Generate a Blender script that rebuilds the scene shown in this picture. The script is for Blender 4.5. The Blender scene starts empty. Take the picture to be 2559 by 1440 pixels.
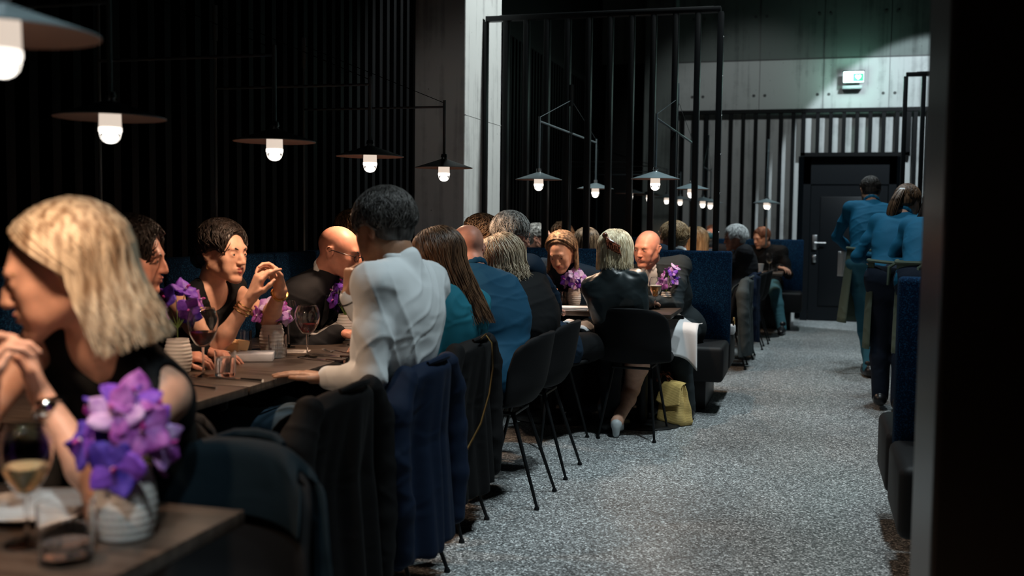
import bpy, bmesh, math, random
import numpy as np
from mathutils import Vector, Matrix
random.seed(7); RNG = np.random.RandomState(11)
SC = bpy.context.scene
COL = SC.collection

# ------------------------------------------------------------------ camera, world, exposure, ceiling lights
F, CX, CY, EYE = 2600.0, 1279.5, 720.0, 1.27          # focal length in pixels of the 2559 px frame, eye height in metres
YAW, PITCH, ROLL = math.atan(740 / F), math.atan(170 / F), .0115
_f = Vector((-math.sin(YAW) * math.cos(PITCH), math.cos(YAW) * math.cos(PITCH), -math.sin(PITCH)))
_r = Vector((math.cos(YAW), math.sin(YAW), 0)); _u = _r.cross(_f)
_r, _u = _r * math.cos(ROLL) + _u * math.sin(ROLL), _u * math.cos(ROLL) - _r * math.sin(ROLL)
cam = bpy.data.cameras.new('camera'); camo = bpy.data.objects.new('camera', cam); COL.objects.link(camo)
cam.sensor_width = 36; cam.lens = F / 2559 * 36; cam.clip_start = .05; cam.clip_end = 60
camo.matrix_world = Matrix(((_r.x, _u.x, -_f.x, 0), (_r.y, _u.y, -_f.y, 0), (_r.z, _u.z, -_f.z, EYE), (0, 0, 0, 1)))
cam.dof.use_dof = True; cam.dof.focus_distance = 5.3; cam.dof.aperture_fstop = 2.3; cam.dof.aperture_blades = 0
SC.camera = camo
SC.view_settings.view_transform = 'Standard'; SC.view_settings.look = 'None'
SC.view_settings.exposure = 0.0; SC.view_settings.gamma = 1.0; SC.view_settings.use_curve_mapping = False
W = bpy.data.worlds.new('world'); SC.world = W; W.use_nodes = True
W.node_tree.nodes['Background'].inputs[0].default_value = (.45, .75, 1, 1)
W.node_tree.nodes['Background'].inputs[1].default_value = .003

def spot(name, loc, to, power, col, deg, blend=.3, size=.06):
    l = bpy.data.lights.new(name, 'SPOT'); l.energy = power; l.color = col
    l.spot_size = math.radians(deg); l.spot_blend = blend; l.shadow_soft_size = size
    o = bpy.data.objects.new(name, l); COL.objects.link(o); o.location = loc
    o.rotation_euler = (Vector(to) - Vector(loc)).to_track_quat('-Z', 'Y').to_euler(); return o
COOL = (.83, .965, 1.0)
for _i, (_x, _y, _p) in enumerate([(.30, 3.6, 210), (.15, 5.0, 250), (.15, 6.8, 250), (.20, 8.6, 250), (.30, 10.4, 250), (.35, 12.1, 230)]):
    spot('ceiling_spotlight', (_x, _y, 4.6), (_x - .05, _y + .1, 0), _p, COOL, 62, .55, .12)
# row that rakes the seats from the aisle side, and the beams on the pillar and on the end wall
for _y in (1.5, 2.7, 3.6, 4.5, 5.4, 6.4, 8.4, 10.2):
    spot('track_spotlight', (.15, _y - .3, 4.5), (-1.08, _y, .9), 150 if _y > 2 else 110, COOL, 27, .6, .10)
spot('pillar_spotlight', (.3, 7.5, 4.6), (-2.35, 7.42, 2.1), 800, (.93, 1, .98), 46, .5, .08)
spot('wall_spotlight', (1.6, 11.2, 4.3), (1.50, 14.1, 1.75), 640, (.80, .93, 1.0), 58, .10, .05)
spot('door_spotlight', (-.6, 11.0, 4.6), (-.8, 14.1, 1.9), 120, (.93, 1, 1.0), 60, .6, .12)

spot('pillar_fill', (-.5, 3.6, 4.6), (-2.5, 7.0, 1.3), 70, (1, .93, .86), 30, .8, .12)  # added soft fill on the pillar front, in place of general ceiling light
spot('track_spotlight', (.1, -.6, 4.5), (-1.12, 1.40, .8), 330, COOL, 18, .6, .10)

# ------------------------------------------------------------------ helpers
def PX(px, py, depth):                                # a point seen at a pixel, at a distance along the view axis
    d = _f + _r * ((px - CX) / F) - _u * ((py - CY) / F); return Vector((0, 0, EYE)) + d * depth
def GZ(px, py, z=0.0):                                # a pixel's point on a level surface
    d = _f + _r * ((px - CX) / F) - _u * ((py - CY) / F); return Vector((0, 0, EYE)) + d * ((z - EYE) / d.z)
def lin(c):
    return tuple(((v / 255) / 12.92 if v / 255 <= .04045 else ((v / 255 + .055) / 1.055) ** 2.4) for v in c)
def tag(o, label=None, cat=None, group=None, kind=None):
    if label: o['label'] = label
    if cat: o['category'] = cat
    if group: o['group'] = group
    if kind: o['kind'] = kind
    return o
def empty(name, loc=(0, 0, 0), rz=0, label=None, cat=None, group=None):
    o = bpy.data.objects.new(name, None); COL.objects.link(o); o.location = loc; o.rotation_euler = (0, 0, rz)
    o.empty_display_size = .1
    return tag(o, label, cat, group)
def link(name, me, mat=None, parent=None, smooth=True):
    if mat is not None:
        for m in (mat if isinstance(mat, (list, tuple)) else [mat]): me.materials.append(m)
    if smooth: me.polygons.foreach_set('use_smooth', [True] * len(me.polygons))
    o = bpy.data.objects.new(name, me); COL.objects.link(o)
    if parent: o.parent = parent
    return o
def copy_tree(o, parent=None):
    c = o.copy(); COL.objects.link(c)
    if parent: c.parent = parent
    for ch in list(o.children): copy_tree(ch, c)
    return c
def pydata(name, v, f, mat=None, parent=None, smooth=True, mi=None):
    me = bpy.data.meshes.new(name)
    v = np.asarray(v, dtype=np.float32).reshape(-1, 3)
    me.from_pydata(v.tolist(), [], [tuple(map(int, q)) for q in f]); me.validate(); me.update()
    o = link(name, me, mat, parent, smooth)
    if mi is not None: me.polygons.foreach_set('material_index', mi[:len(me.polygons)])
    return o

class MB:                                             # collects shapes of ONE part
    def __init__(s): s.v = []; s.f = []; s.m = []
    def add(s, v, f, m=0):
        k = len(s.v); s.v += [tuple(p) for p in v]; s.f += [tuple(i + k for i in q) for q in f]; s.m += [m] * len(f); return s
    def box(s, x0, x1, y0, y1, z0, z1, b=0.0, m=0):
        bm = bmesh.new(); bmesh.ops.create_cube(bm, size=1)
        for v in bm.verts: v.co = ((x0 + x1) / 2 + v.co.x * (x1 - x0), (y0 + y1) / 2 + v.co.y * (y1 - y0), (z0 + z1) / 2 + v.co.z * (z1 - z0))
        if b: bmesh.ops.bevel(bm, geom=bm.edges[:] + bm.verts[:], offset=b, segments=3 if b > .01 else 2, profile=.5, affect='EDGES')
        bm.verts.index_update(); s.add([v.co[:] for v in bm.verts], [[v.index for v in q.verts] for q in bm.faces], m); bm.free(); return s
    def tube(s, pts, r, n=8, m=0, cap=True):
        pts = [Vector(p) for p in pts]; R = r if isinstance(r, (list, tuple)) else [r] * len(pts)
        V = []; Fc = []; up = None
        for i, p in enumerate(pts):
            t = (pts[min(i + 1, len(pts) - 1)] - pts[max(i - 1, 0)]).normalized()
            if up is None: up = Vector((0, 0, 1)) if abs(t.z) < .9 else Vector((1, 0, 0))
            a = t.cross(up)
            if a.length < 1e-4: a = t.orthogonal()
            a.normalize(); b = a.cross(t).normalized(); up = b
            for k in range(n):
                q = 2 * math.pi * k / n; V.append(p + a * (R[i] * math.cos(q)) + b * (R[i] * math.sin(q)))
        for i in range(len(pts) - 1):
            for k in range(n): Fc.append((i * n + k, i * n + (k + 1) % n, (i + 1) * n + (k + 1) % n, (i + 1) * n + k))
        if cap: Fc += [tuple(range(n))[::-1], tuple((len(pts) - 1) * n + k for k in range(n))]
        return s.add(V, Fc, m)
    def lathe(s, prof, n=32, c=(0, 0, 0), m=0):
        V = []; Fc = []
        for (r, z) in prof:
            for k in range(n):
                q = 2 * math.pi * k / n; V.append((c[0] + r * math.cos(q), c[1] + r * math.sin(q), c[2] + z))
        for i in range(len(prof) - 1):
            for k in range(n): Fc.append((i * n + k, i * n + (k + 1) % n, (i + 1) * n + (k + 1) % n, (i + 1) * n + k))
        if prof[0][0] > 1e-5: pass
        return s.add(V, Fc, m)
    def ball(s, c, r, n=12, m=0):
        r = r if isinstance(r, (tuple, list)) else (r, r, r)
        V = []; Fc = []
        for i in range(n + 1):
            th = math.pi * i / n
            for k in range(2 * n):
                q = math.pi * k / n; V.append((c[0] + r[0] * math.sin(th) * math.cos(q), c[1] + r[1] * math.sin(th) * math.sin(q), c[2] + r[2] * math.cos(th)))
        for i in range(n):
            for k in range(2 * n): Fc.append((i * 2 * n + k, (i + 1) * 2 * n + k, (i + 1) * 2 * n + (k + 1) % (2 * n), i * 2 * n + (k + 1) % (2 * n)))
        return s.add(V, Fc, m)
    def build(s, name, mat=None, parent=None, smooth=True):
        me = bpy.data.meshes.new(name); me.from_pydata(s.v, [], s.f); me.update()
        bm = bmesh.new(); bm.from_mesh(me); bmesh.ops.remove_doubles(bm, verts=bm.verts, dist=1e-6); bmesh.ops.recalc_face_normals(bm, faces=bm.faces)
        bm.to_mesh(me); bm.free()
        o = link(name, me, mat, parent, smooth)
        if smooth: 
            try: me.set_sharp_from_angle(angle=math.radians(42))
            except Exception: pass
        return o
def multi(name, mb, mats, parent=None):
    me = bpy.data.meshes.new(name); me.from_pydata(mb.v, [], mb.f); me.update()
    o = link(name, me, mats, parent); me.polygons.foreach_set('material_index', mb.m)
    try: me.set_sharp_from_angle(angle=math.radians(42))
    except Exception: pass
    return o

# ------------------------------------------------------------------ materials
def mat(name, col, rough=.6, metal=0., spec=.5, bump=None, vary=None, emit=None, trans=0., ior=1.45, sheen=0., sss=0., coat=0., alpha=1., coords='Object'):
    m = bpy.data.materials.new(name); m.use_nodes = True; nt = m.node_tree; b = nt.nodes['Principled BSDF']; L = nt.links
    b.inputs['Base Color'].default_value = (*col, 1); b.inputs['Roughness'].default_value = rough; b.inputs['Metallic'].default_value = metal
    b.inputs['Specular IOR Level'].default_value = spec; b.inputs['Transmission Weight'].default_value = trans; b.inputs['IOR'].default_value = ior
    b.inputs['Sheen Weight'].default_value = sheen; b.inputs['Coat Weight'].default_value = coat
    if sss: b.inputs['Subsurface Weight'].default_value = sss; b.inputs['Subsurface Radius'].default_value = (1, .35, .2); b.inputs['Subsurface Scale'].default_value = .008
    if emit: b.inputs['Emission Color'].default_value = (*emit[0], 1); b.inputs['Emission Strength'].default_value = emit[1]
    tc = nt.nodes.new('ShaderNodeTexCoord'); src = tc.outputs[coords]
    def noise(scale, detail=3, stretch=None, kind='noise'):
        s = src
        if stretch:
            mp = nt.nodes.new('ShaderNodeMapping'); mp.inputs['Scale'].default_value = stretch; L.new(src, mp.inputs[0]); s = mp.outputs[0]
        n = nt.nodes.new('ShaderNodeTexNoise' if kind == 'noise' else 'ShaderNodeTexVoronoi'); n.inputs['Scale'].default_value = scale
        if kind == 'noise': n.inputs['Detail'].default_value = detail
        L.new(s, n.inputs['Vector']); return n
    if vary:                                          # (scale, dark, light, stretch, lo, hi)
        n = noise(vary[0], 4, vary[3] if len(vary) > 3 else None)
        r = nt.nodes.new('ShaderNodeValToRGB'); r.color_ramp.elements[0].position = vary[4] if len(vary) > 4 else .35; r.color_ramp.elements[1].position = vary[5] if len(vary) > 5 else .65
        r.color_ramp.elements[0].color = (*vary[1], 1); r.color_ramp.elements[1].color = (*vary[2], 1)
        L.new(n.outputs[0], r.inputs[0]); L.new(r.outputs[0], b.inputs['Base Color'])
    if bump:                                          # (scale, strength, distance, stretch)
        n = noise(bump[0], 4, bump[3] if len(bump) > 3 else None); bp = nt.nodes.new('ShaderNodeBump')
        bp.inputs['Strength'].default_value = bump[1]; bp.inputs['Distance'].default_value = bump[2]
        L.new(n.outputs[0], bp.inputs['Height']); L.new(bp.outputs[0], b.inputs['Normal'])
    return m
def nodes(m): return m.node_tree, m.node_tree.nodes['Principled BSDF']
M = {}
M['steel'] = mat('blackened_steel', (.005, .006, .007), .42, .0, .3)
M['steel_lamp'] = mat('lamp_grey_lacquer', (.13, .165, .18), .35, .4)
M['black'] = mat('black_paint', (.006, .006, .007), .45)
M['slat'] = mat('black_slat', (.0016, .002, .0025), .5, spec=.16, bump=(60, .3, .002, (1, 1, .08)))
M['mattblack'] = mat('matt_black', (.002, .002, .002), .9)
M['ceiling'] = mat('dark_ceiling', (.006, .006, .007), .9)
M['door'] = mat('dark_door_lacquer', (.0045, .006, .0078), .4, spec=.25, bump=(3, .05, .002))
M['chrome'] = mat('brushed_steel', (.62, .63, .64), .28, 1.)
M['gold'] = mat('gold', (.85, .52, .2), .22, 1.)
M['silver'] = mat('silver', (.8, .8, .8), .15, 1.)
M['table'] = mat('dark_stained_wood', (.05, .036, .028), .32, bump=(14, .12, .001, (1, 12, 1)), vary=(9, (.036, .025, .019), (.085, .062, .048), (1, 10, 1)))
M['chair'] = mat('black_upholstery', (.0035, .004, .005), .8, spec=.25, bump=(220, .3, .001))
M['seatpad'] = mat('charcoal_leather', (.007, .007, .008), .6, spec=.3, bump=(60, .25, .002))
M['vase'] = mat('white_stoneware', (.66, .65, .63), .45, bump=(30, .1, .002), sss=.1)
M['porcelain'] = mat('white_porcelain', (.75, .75, .74), .25)
M['linen'] = mat('white_linen', (.74, .74, .75), .85, bump=(90, .25, .001), sheen=.2)
M['glass'] = mat('clear_glass', (1, 1, 1), .02, trans=1., ior=1.42)
M['redwine'] = mat('red_wine', (.16, .006, .012), .05, trans=.75, ior=1.33)
M['whitewine'] = mat('white_wine', (.95, .86, .55), .04, trans=.92, ior=1.33)
M['beer'] = mat('amber_beer', (.95, .46, .1), .05, trans=.72, ior=1.33)
M['water'] = mat('water', (.95, .97, 1), .02, trans=.95, ior=1.33)
M['foam'] = mat('beer_foam', (.85, .8, .7), .8)
M['warmbulb'] = mat('frosted_diffuser', (.85, .8, .75), .5, emit=((1, .84, .70), .72))
M['bulbring'] = mat('bright_diffuser_rim', (.9, .9, .9), .5, emit=((1, .92, .82), 1.8))
M['bulbcore'] = mat('lamp_core', (1, 1, 1), .5, emit=((1, .94, .85), 4.5))
M['shadeU'] = mat('shade_underside', (.20, .12, .09), .6)
M['shadeT'] = mat('shade_top_lit', (.20, .26, .28), .42, .2)  # lighter teal tone carries the light that falls on the shades from above
M['bag'] = mat('mustard_woven_leather', (.74, .52, .17), .55, bump=(1, .0, .001))
M['tortoise'] = mat('tortoiseshell', (.09, .03, .02), .2, vary=(60, (.012, .004, .004), (.3, .09, .045)))
M['whiteshoe'] = mat('pale_leather', (.55, .6, .62), .4)
M['blackshoe'] = mat('black_leather', (.008, .008, .01), .35)
M['stem'] = mat('green_stem', (.12, .2, .05), .5)
M['bread'] = mat('bread', (.75, .48, .25), .8, bump=(40, .5, .003))
M['orange'] = mat('orange_slice', (.9, .3, .05), .4)
M['marble'] = mat('white_marble', (.75, .77, .8), .3, vary=(14, (.6, .62, .66), (.8, .82, .85)))
M['green_bag'] = mat('green_netting', (.10, .16, .04), .8, bump=(150, .8, .003))
M['lime'] = mat('olive_strap', (.35, .36, .08), .6)
M['paper'] = mat('menu_card', (.45, .4, .36), .7)
M['frame'] = mat('black_spectacle_frame', (.01, .01, .012), .25)
M['lens'] = mat('spectacle_lens', (.9, .95, 1), .02, trans=1., ior=1.05)
M['eyewhite'] = mat('eye_white', (.30, .26, .24), .35, spec=.3)
M['iris'] = mat('iris', (.04, .03, .025), .15)

def boucle():
    m = mat('blue_boucle', (.004, .022, .06), .9, spec=.12, bump=(260, .9, .004)); nt, b = nodes(m); L = nt.links
    tc = nt.nodes.new('ShaderNodeTexCoord'); v = nt.nodes.new('ShaderNodeTexNoise'); v.inputs['Scale'].default_value = 190; v.inputs['Detail'].default_value = 2
    r = nt.nodes.new('ShaderNodeValToRGB'); r.color_ramp.elements[0].position = .5; r.color_ramp.elements[0].color = (.0012, .012, .038, 1)
    r.color_ramp.elements[1].position = .72; r.color_ramp.elements[1].color = (.012, .075, .17, 1)
    L.new(tc.outputs['Object'], v.inputs['Vector']); L.new(v.outputs[0], r.inputs[0]); L.new(r.outputs[0], b.inputs['Base Color']); return m
M['boucle'] = boucle()
def terrazzo():
    m = mat('terrazzo', (.2, .2, .2), .42, spec=.45); nt, b = nodes(m); L = nt.links; N = nt.nodes
    tc = N.new('ShaderNodeTexCoord')
    v = N.new('ShaderNodeTexVoronoi'); v.inputs['Scale'].default_value = 150
    v2 = N.new('ShaderNodeTexVoronoi'); v2.inputs['Scale'].default_value = 320
    n = N.new('ShaderNodeTexNoise'); n.inputs['Scale'].default_value = 1.3; n.inputs['Detail'].default_value = 5
    for q in (v, v2, n): L.new(tc.outputs['Object'], q.inputs['Vector'])
    sep = N.new('ShaderNodeSeparateColor'); L.new(v.outputs['Color'], sep.inputs[0])
    r = N.new('ShaderNodeValToRGB'); e = r.color_ramp.elements
    e[0].position = 0; e[0].color = (.05, .055, .058, 1); e[1].position = 1; e[1].color = (.85, .88, .9, 1)
    for p, c in ((.3, .13), (.6, .24), (.8, .40), (.92, .62)):
        q = r.color_ramp.elements.new(p); q.color = (c, c * 1.06, c * 1.07, 1)
    L.new(sep.outputs[0], r.inputs[0])
    sep2 = N.new('ShaderNodeSeparateColor'); L.new(v2.outputs['Color'], sep2.inputs[0])
    mr = N.new('ShaderNodeMapRange'); mr.inputs[1].default_value = 0; mr.inputs[2].default_value = 1; mr.inputs[3].default_value = .65; mr.inputs[4].default_value = 1.35
    L.new(sep2.outputs[1], mr.inputs[0])
    mx = N.new('ShaderNodeMix'); mx.data_type = 'RGBA'; mx.blend_type = 'MULTIPLY'; mx.inputs[0].default_value = 1
    L.new(r.outputs[0], mx.inputs[6]); L.new(mr.outputs[0], mx.inputs[7])
    mr2 = N.new('ShaderNodeMapRange'); mr2.inputs[1].default_value = .3; mr2.inputs[2].default_value = .7; mr2.inputs[3].default_value = .8; mr2.inputs[4].default_value = 1.15
    L.new(n.outputs[0], mr2.inputs[0])
    mx2 = N.new('ShaderNodeMix'); mx2.data_type = 'RGBA'; mx2.blend_type = 'MULTIPLY'; mx2.inputs[0].default_value = 1
    L.new(mx.outputs[2], mx2.inputs[6]); L.new(mr2.outputs[0], mx2.inputs[7]); L.new(mx2.outputs[2], b.inputs['Base Color'])
    return m
M['terrazzo'] = terrazzo()
def concrete(name, base, joint=True):
    m = mat(name, base, .8, spec=.3, bump=(22, .25, .004)); nt, b = nodes(m); L = nt.links; N = nt.nodes
    tc = N.new('ShaderNodeTexCoord'); n = N.new('ShaderNodeTexNoise'); n.inputs['Scale'].default_value = 2.2; n.inputs['Detail'].default_value = 8; n.inputs['Roughness'].default_value = .65
    n2 = N.new('ShaderNodeTexNoise'); n2.inputs['Scale'].default_value = 1; n2.inputs['Detail'].default_value = 5
    mp = N.new('ShaderNodeMapping'); mp.inputs['Scale'].default_value = (16, 16, .6)
    L.new(tc.outputs['Object'], n.inputs['Vector']); L.new(tc.outputs['Object'], mp.inputs[0]); L.new(mp.outputs[0], n2.inputs['Vector'])
    ad = N.new('ShaderNodeMath'); ad.operation = 'ADD'; L.new(n.outputs[0], ad.inputs[0]); L.new(n2.outputs[0], ad.inputs[1])
    r = N.new('ShaderNodeValToRGB'); r.color_ramp.elements[0].position = .75; r.color_ramp.elements[1].position = 1.2
    r.color_ramp.elements[0].color = (*[c * .72 for c in base], 1); r.color_ramp.elements[1].color = (*[c * 1.15 for c in base], 1)
    v = N.new('ShaderNodeTexVoronoi'); v.inputs['Scale'].default_value = 9; L.new(tc.outputs['Object'], v.inputs['Vector'])
    cmp = N.new('ShaderNodeMapRange'); cmp.inputs[1].default_value = .035; cmp.inputs[2].default_value = .05; cmp.inputs[3].default_value = .35; cmp.inputs[4].default_value = 1
    L.new(v.outputs['Distance'], cmp.inputs[0]); mx = N.new('ShaderNodeMix'); mx.data_type = 'RGBA'; mx.blend_type = 'MULTIPLY'; mx.inputs[0].default_value = 1
    L.new(ad.outputs[0], r.inputs[0]); L.new(r.outputs[0], mx.inputs[6]); L.new(cmp.outputs[0], mx.inputs[7]); L.new(mx.outputs[2], b.inputs['Base Color'])
    return m
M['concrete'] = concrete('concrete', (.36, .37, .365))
M['concrete_dim'] = concrete('concrete_dimmed', (.11, .125, .118))  # darker copy of the concrete; the upper wall's dimness is painted into its colour

# ------------------------------------------------------------------ setting
def struct(o, label=None): o['kind'] = 'structure'; return o
XW = -2.72                                            # left wall face
struct(MB().box(-4, 4.2, -1.5, 16, -.1, 0).build('floor', M['terrazzo'], smooth=False))
struct(MB().box(-4, 4.2, -1.5, 16, 5.0, 5.1).build('ceiling', M['ceiling'], smooth=False))
wl = MB().box(XW - .2, XW - .06, -1.5, 14.3, 0, 5)
y = -1.2
while y < 14.1:
    if not (6.95 < y < 7.9): wl.box(XW - .06, XW, y, y + .045, 0, 3.05 if y > 7.9 else 5, 0)
    y += .118
wl.box(XW - .06, XW + .005, 7.9, 14.1, 2.98, 3.05)
struct(wl.build('wall_left', M['slat'], smooth=False))
struct(MB().box(XW - .05, -2.35, 7.0, 7.88, 0, 5, .008).box(-2.352, -2.347, 7.0, 7.88, 2.005, 2.008).build('wall_pillar', M['concrete'], smooth=False))
DX0, DX1, DH, YB = -.09, 1.05, 2.14, 14.1
wb = MB().box(-2.0, DX0 - .07, YB, YB + .2, 0, 3.385).box(DX1 + .07, 4.2, YB, YB + .2, 0, 3.385).box(DX0 - .07, DX1 + .07, YB, YB + .2, DH, 3.385)
struct(wb.build('wall_back', M['concrete'], smooth=False))
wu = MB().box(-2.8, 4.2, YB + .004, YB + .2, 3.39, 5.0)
struct(wu.build('wall_back_upper', M['concrete_dim'], smooth=False))
struct(MB().box(-2.8, -2.0, YB - .001, YB + .2, 0, 3.39).build('wall_back_left', M['mattblack'], smooth=False))  # flat black cladding panel, flush with the end wall
struct(MB().box(-2.14, -1.74, YB - .35, YB, 0, 5, .01).build('wall_pier', M['concrete_dim'], smooth=False))
struct(MB().box(4.0, 4.2, -1.5, 14.3, 0, 5).build('wall_right', M['slat'], smooth=False))
struct(MB().box(-4, 4.2, -1.7, -1.5, 0, 5).build('wall_front', M['mattblack'], smooth=False))
jt = MB()                                             # shuttering joints and tie holes
for k in range(-3, 6):
    x = .12 + k * .80
    if x > -1.7: jt.box(x - .003, x + .003, YB - .002, YB + .05, 2.7, 5)
    for zz in (2.93, 3.95):
        for dx in (-.07, .07):
            if x + dx > -1.7: jt.lathe([(.0, 0), (.022, 0)], 14, (0, 0, 0)) if False else jt.add([(x + dx + .02 * math.cos(a * math.pi / 6), YB - .003, zz + .02 * math.sin(a * math.pi / 6)) for a in range(12)], [tuple(range(12))])
jt.box(-1.74, 4, YB - .003, YB + .02, 3.38, 3.395)
struct(jt.build('trim_1', mat('joint_dark_grey', (.07, .07, .07), .9), smooth=False))  # joints and tie holes in one plain dark grey
def slats(name, xs, z0, z1):
    s = MB()
    for x in xs: s.box(x - .024, x + .024, YB - .10, YB - .045, z0, z1)
    return struct(s.build(name, M['slat'], smooth=False))
slats('trim_2', [-1.66 + .158 * k for k in range(10)], 0, 2.70)
slats('trim_3', [.065 + .160 * k for k in range(7)], DH + .04, 2.70)
slats('trim_4', [1.24 + .158 * k for k in range(17)], 0, 2.70)
struct(MB().box(-1.74, 4, YB - .11, YB - .04, 2.69, 2.74).box(-.14, -.085, YB - .10, YB - .04, DH, 2.7).box(-.14, 1.19, YB - .10, YB - .04, DH - .01, DH + .04).box(1.13, 1.19, YB - .10, YB - .04, DH, 2.7).build('trim_5', M['slat'], smooth=False))
d = struct(MB().box(DX0, DX0 + .09, YB + .03, YB + .12, 0, DH).box(DX1 - .09, DX1, YB + .03, YB + .12, 0, DH).box(DX0, DX1, YB + .03, YB + .12, DH - .36, DH)
           .box(DX0 + .1, DX1 - .1, YB + .05, YB + .1, .005, DH - .37).build('door_1', M['door'], smooth=False))
MB().box(DX0 + .22, DX1 - .22, YB + .035, YB + .06, .2, DH - .52, .006).build('door_panel', M['door'], d)
h = MB().box(DX0 + .13, DX0 + .19, YB + .02, YB + .05, .93, 1.12, .006).tube([(DX0 + .16, YB + .03, 1.02), (DX0 + .16, YB - .02, 1.02), (DX0 + .30, YB - .02, 1.02)], .010)
h.box(DX0 + .135, DX0 + .185, YB + .02, YB + .05, .76, .86, .01).build('door_handle', M['chrome'], d)

# partition screens of tall posts over the benches
def screen(x0, x1, y, ztop, n, label, first_thin=True):
    t = empty('partition_screen', (x0, y, 0), 0, label, 'partition')
    MB().box(0, x1 - x0, -.03, .03, ztop - .038, ztop, .003).tube([(.1, 0, ztop + .004), (x1 - x0 - .05, 0, ztop + .004)], .004).build('top_rail', M['steel'], t)
    for i in range(n):
        xx = (x1 - x0) * (i + .0) / (n - 1)
        w = .012 if (i == 0 and first_thin) else .02
        p = MB().box(xx - w, xx + w, -.03, .03, 1.04, ztop - .038, .002).build('post', M['steel'], t)
    e = MB()
    for k in range(6): e.ball((x1 - x0 + .022, -.02, 1.2 + k * .27), .006, 6)
    e.build('screw_heads', M['chrome'], t); return t
# ------------------------------------------------------------------ benches
def bench_double(x0, x1, y, label, screws=True):
    t = empty('bench', (x1, y, 0), 0, label, 'bench')
    L_ = x0 - x1 if x0 < x1 else 0
    a, b = (x0 - x1, 0) if True else (0, 0)
    MB().box(a, b, -.06, .06, .40, 1.07, .018).build('backrest', M['boucle'], t)
    MB().box(a, b - .0, -.56, -.065, .22, .455, .03).build('seat_cushion', M['seatpad'], t)
    MB().box(a, b - .0, .065, .56, .22, .455, .03).build('seat_cushion', M['seatpad'], t)
    MB().box(a, b - .13, -.33, .33, 0, .23, .004).build('plinth', M['black'], t)
    return t
bench_double(XW + .38, -.515, 7.42, 'double bench with tall blue woven backrest, seat behind the bald man in the grey suit')
screen(-2.33, -.63, 7.42, 2.76, 12, 'tall black screen of thin upright posts standing on the blue bench beside the pillar')
bench_double(XW + .4, -.06, 13.15, 'dark blue bench against the slatted end wall, where the man in jeans sits')
def right_bench(x0, x1, y, label):
    t = empty('bench', (x0, y, 0), 0, label, 'bench'); w = x1 - x0
    MB().box(0, w, -.06, .06, .40, 1.07, .02).build('backrest', M['boucle'], t)
    MB().box(-.02, w, -.56, -.065, .20, .455, .035).build('seat_cushion', M['seatpad'], t)
    MB().box(-.02, w, .065, .56, .20, .455, .035).build('seat_cushion', M['seatpad'], t)
    MB().box(.12, w, -.33, .33, 0, .21, .004).build('plinth', M['black'], t)
right_bench(.335, 2.4, 4.24, 'dark bench end on the right side of the aisle, beside the big foreground column')
right_bench(.92, 2.9, 11.0, 'bench on the right beyond the waiting staff, under the screen by the door')
screen(.87, 2.7, 11.0, 2.76, 12, 'black post screen on the right edge, in front of the slats right of the door', False)
struct(MB().box(.243, 1.5, 2.12, 2.5, 0, 5, .01).build('wall_column', mat('dark_brown_column', (.035, .027, .024), .32, bump=(3, .05, .003)), smooth=False))
# long banquette on the left wall
t = empty('banquette', (XW, 4, 0), 0, 'long dark blue banquette running along the black slatted wall', 'bench')
y = .55
while y < 6.9:
    MB().box(.02, .14, y - 4, y + .455 - 4, .42, 1.09, .02).build('back_cushion', M['boucle'], t); y += .4625
MB().box(.14, .60, .5 - 4, 6.95 - 4, .22, .455, .03).build('seat', M['seatpad'], t)
MB().box(.05, .45, .55 - 4, 6.9 - 4, 0, .23).build('plinth', M['black'], t)
t = empty('banquette', (XW, 10, 0), 0, 'blue banquette along the left wall beyond the pillar, behind the bench', 'bench')
MB().box(.02, .14, -2, 2.6, .42, 1.07, .02).build('backrest', M['boucle'], t); MB().box(.14, .6, -2, 2.6, .22, .455, .03).build('seat', M['seatpad'], t); MB().box(.05, .45, -2, 2.6, 0, .23).build('plinth', M['black'], t)

# ------------------------------------------------------------------ exit sign
t = empty('exit_sign', (.48, YB - .14, 3.11), 0, 'glowing white and green rescue sign with a heart on the end wall', 'sign')
MB().box(-.125, .125, -.02, .02, -.06, .08, .004).build('housing', mat('sign_housing', (.5, .5, .5), .5), t)
MB().box(-.13, .13, -.025, .02, .082, .094).build('top_cover', M['black'], t)
MB().box(-.122, .122, -.024, -.020, -.055, .078).build('light_panel', mat('sign_light_panel', (.8, .9, .9), .5, emit=((.85, 1, .98), 1.3)), t)
MB().box(-.005, .118, -.028, -.0245, -.045, .055).build('green_panel', mat('sign_green', (.0, .16, .06), .5, emit=((.02, .50, .20), .6)), t)
hv = [(.016 * math.sin(a) ** 3 * 2.2 + .057, -.031, .0 + .0022 * (13 * math.cos(a) - 5 * math.cos(2 * a) - 2 * math.cos(3 * a) - math.cos(4 * a)) + .008) for a in [2 * math.pi * k / 40 for k in range(40)]]
MB().add(hv, [tuple(range(40))]).build('heart', mat('sign_white', (.9, .9, .9), .5, emit=((.95, 1, 1), 1.0)), t, smooth=False)
MB().box(-.105, -.098, -.028, -.0245, -.045, .055).build('figure_bar', mat('sign_green2', (.1, .4, .3), .5, emit=((.15, .7, .5), 1.2)), t)
MB().box(-.13, .11, .02, .12, -.13, -.09, .004).build('bracket', mat('sign_bracket', (.25, .27, .28), .5), t)
l = bpy.data.lights.new('sign_glow', 'POINT'); l.energy = 7; l.color = (.5, 1, .82); l.shadow_soft_size = .08
lo = bpy.data.objects.new('sign_glow', l); COL.objects.link(lo); lo.location = (.48, YB - .32, 3.12)

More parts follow.
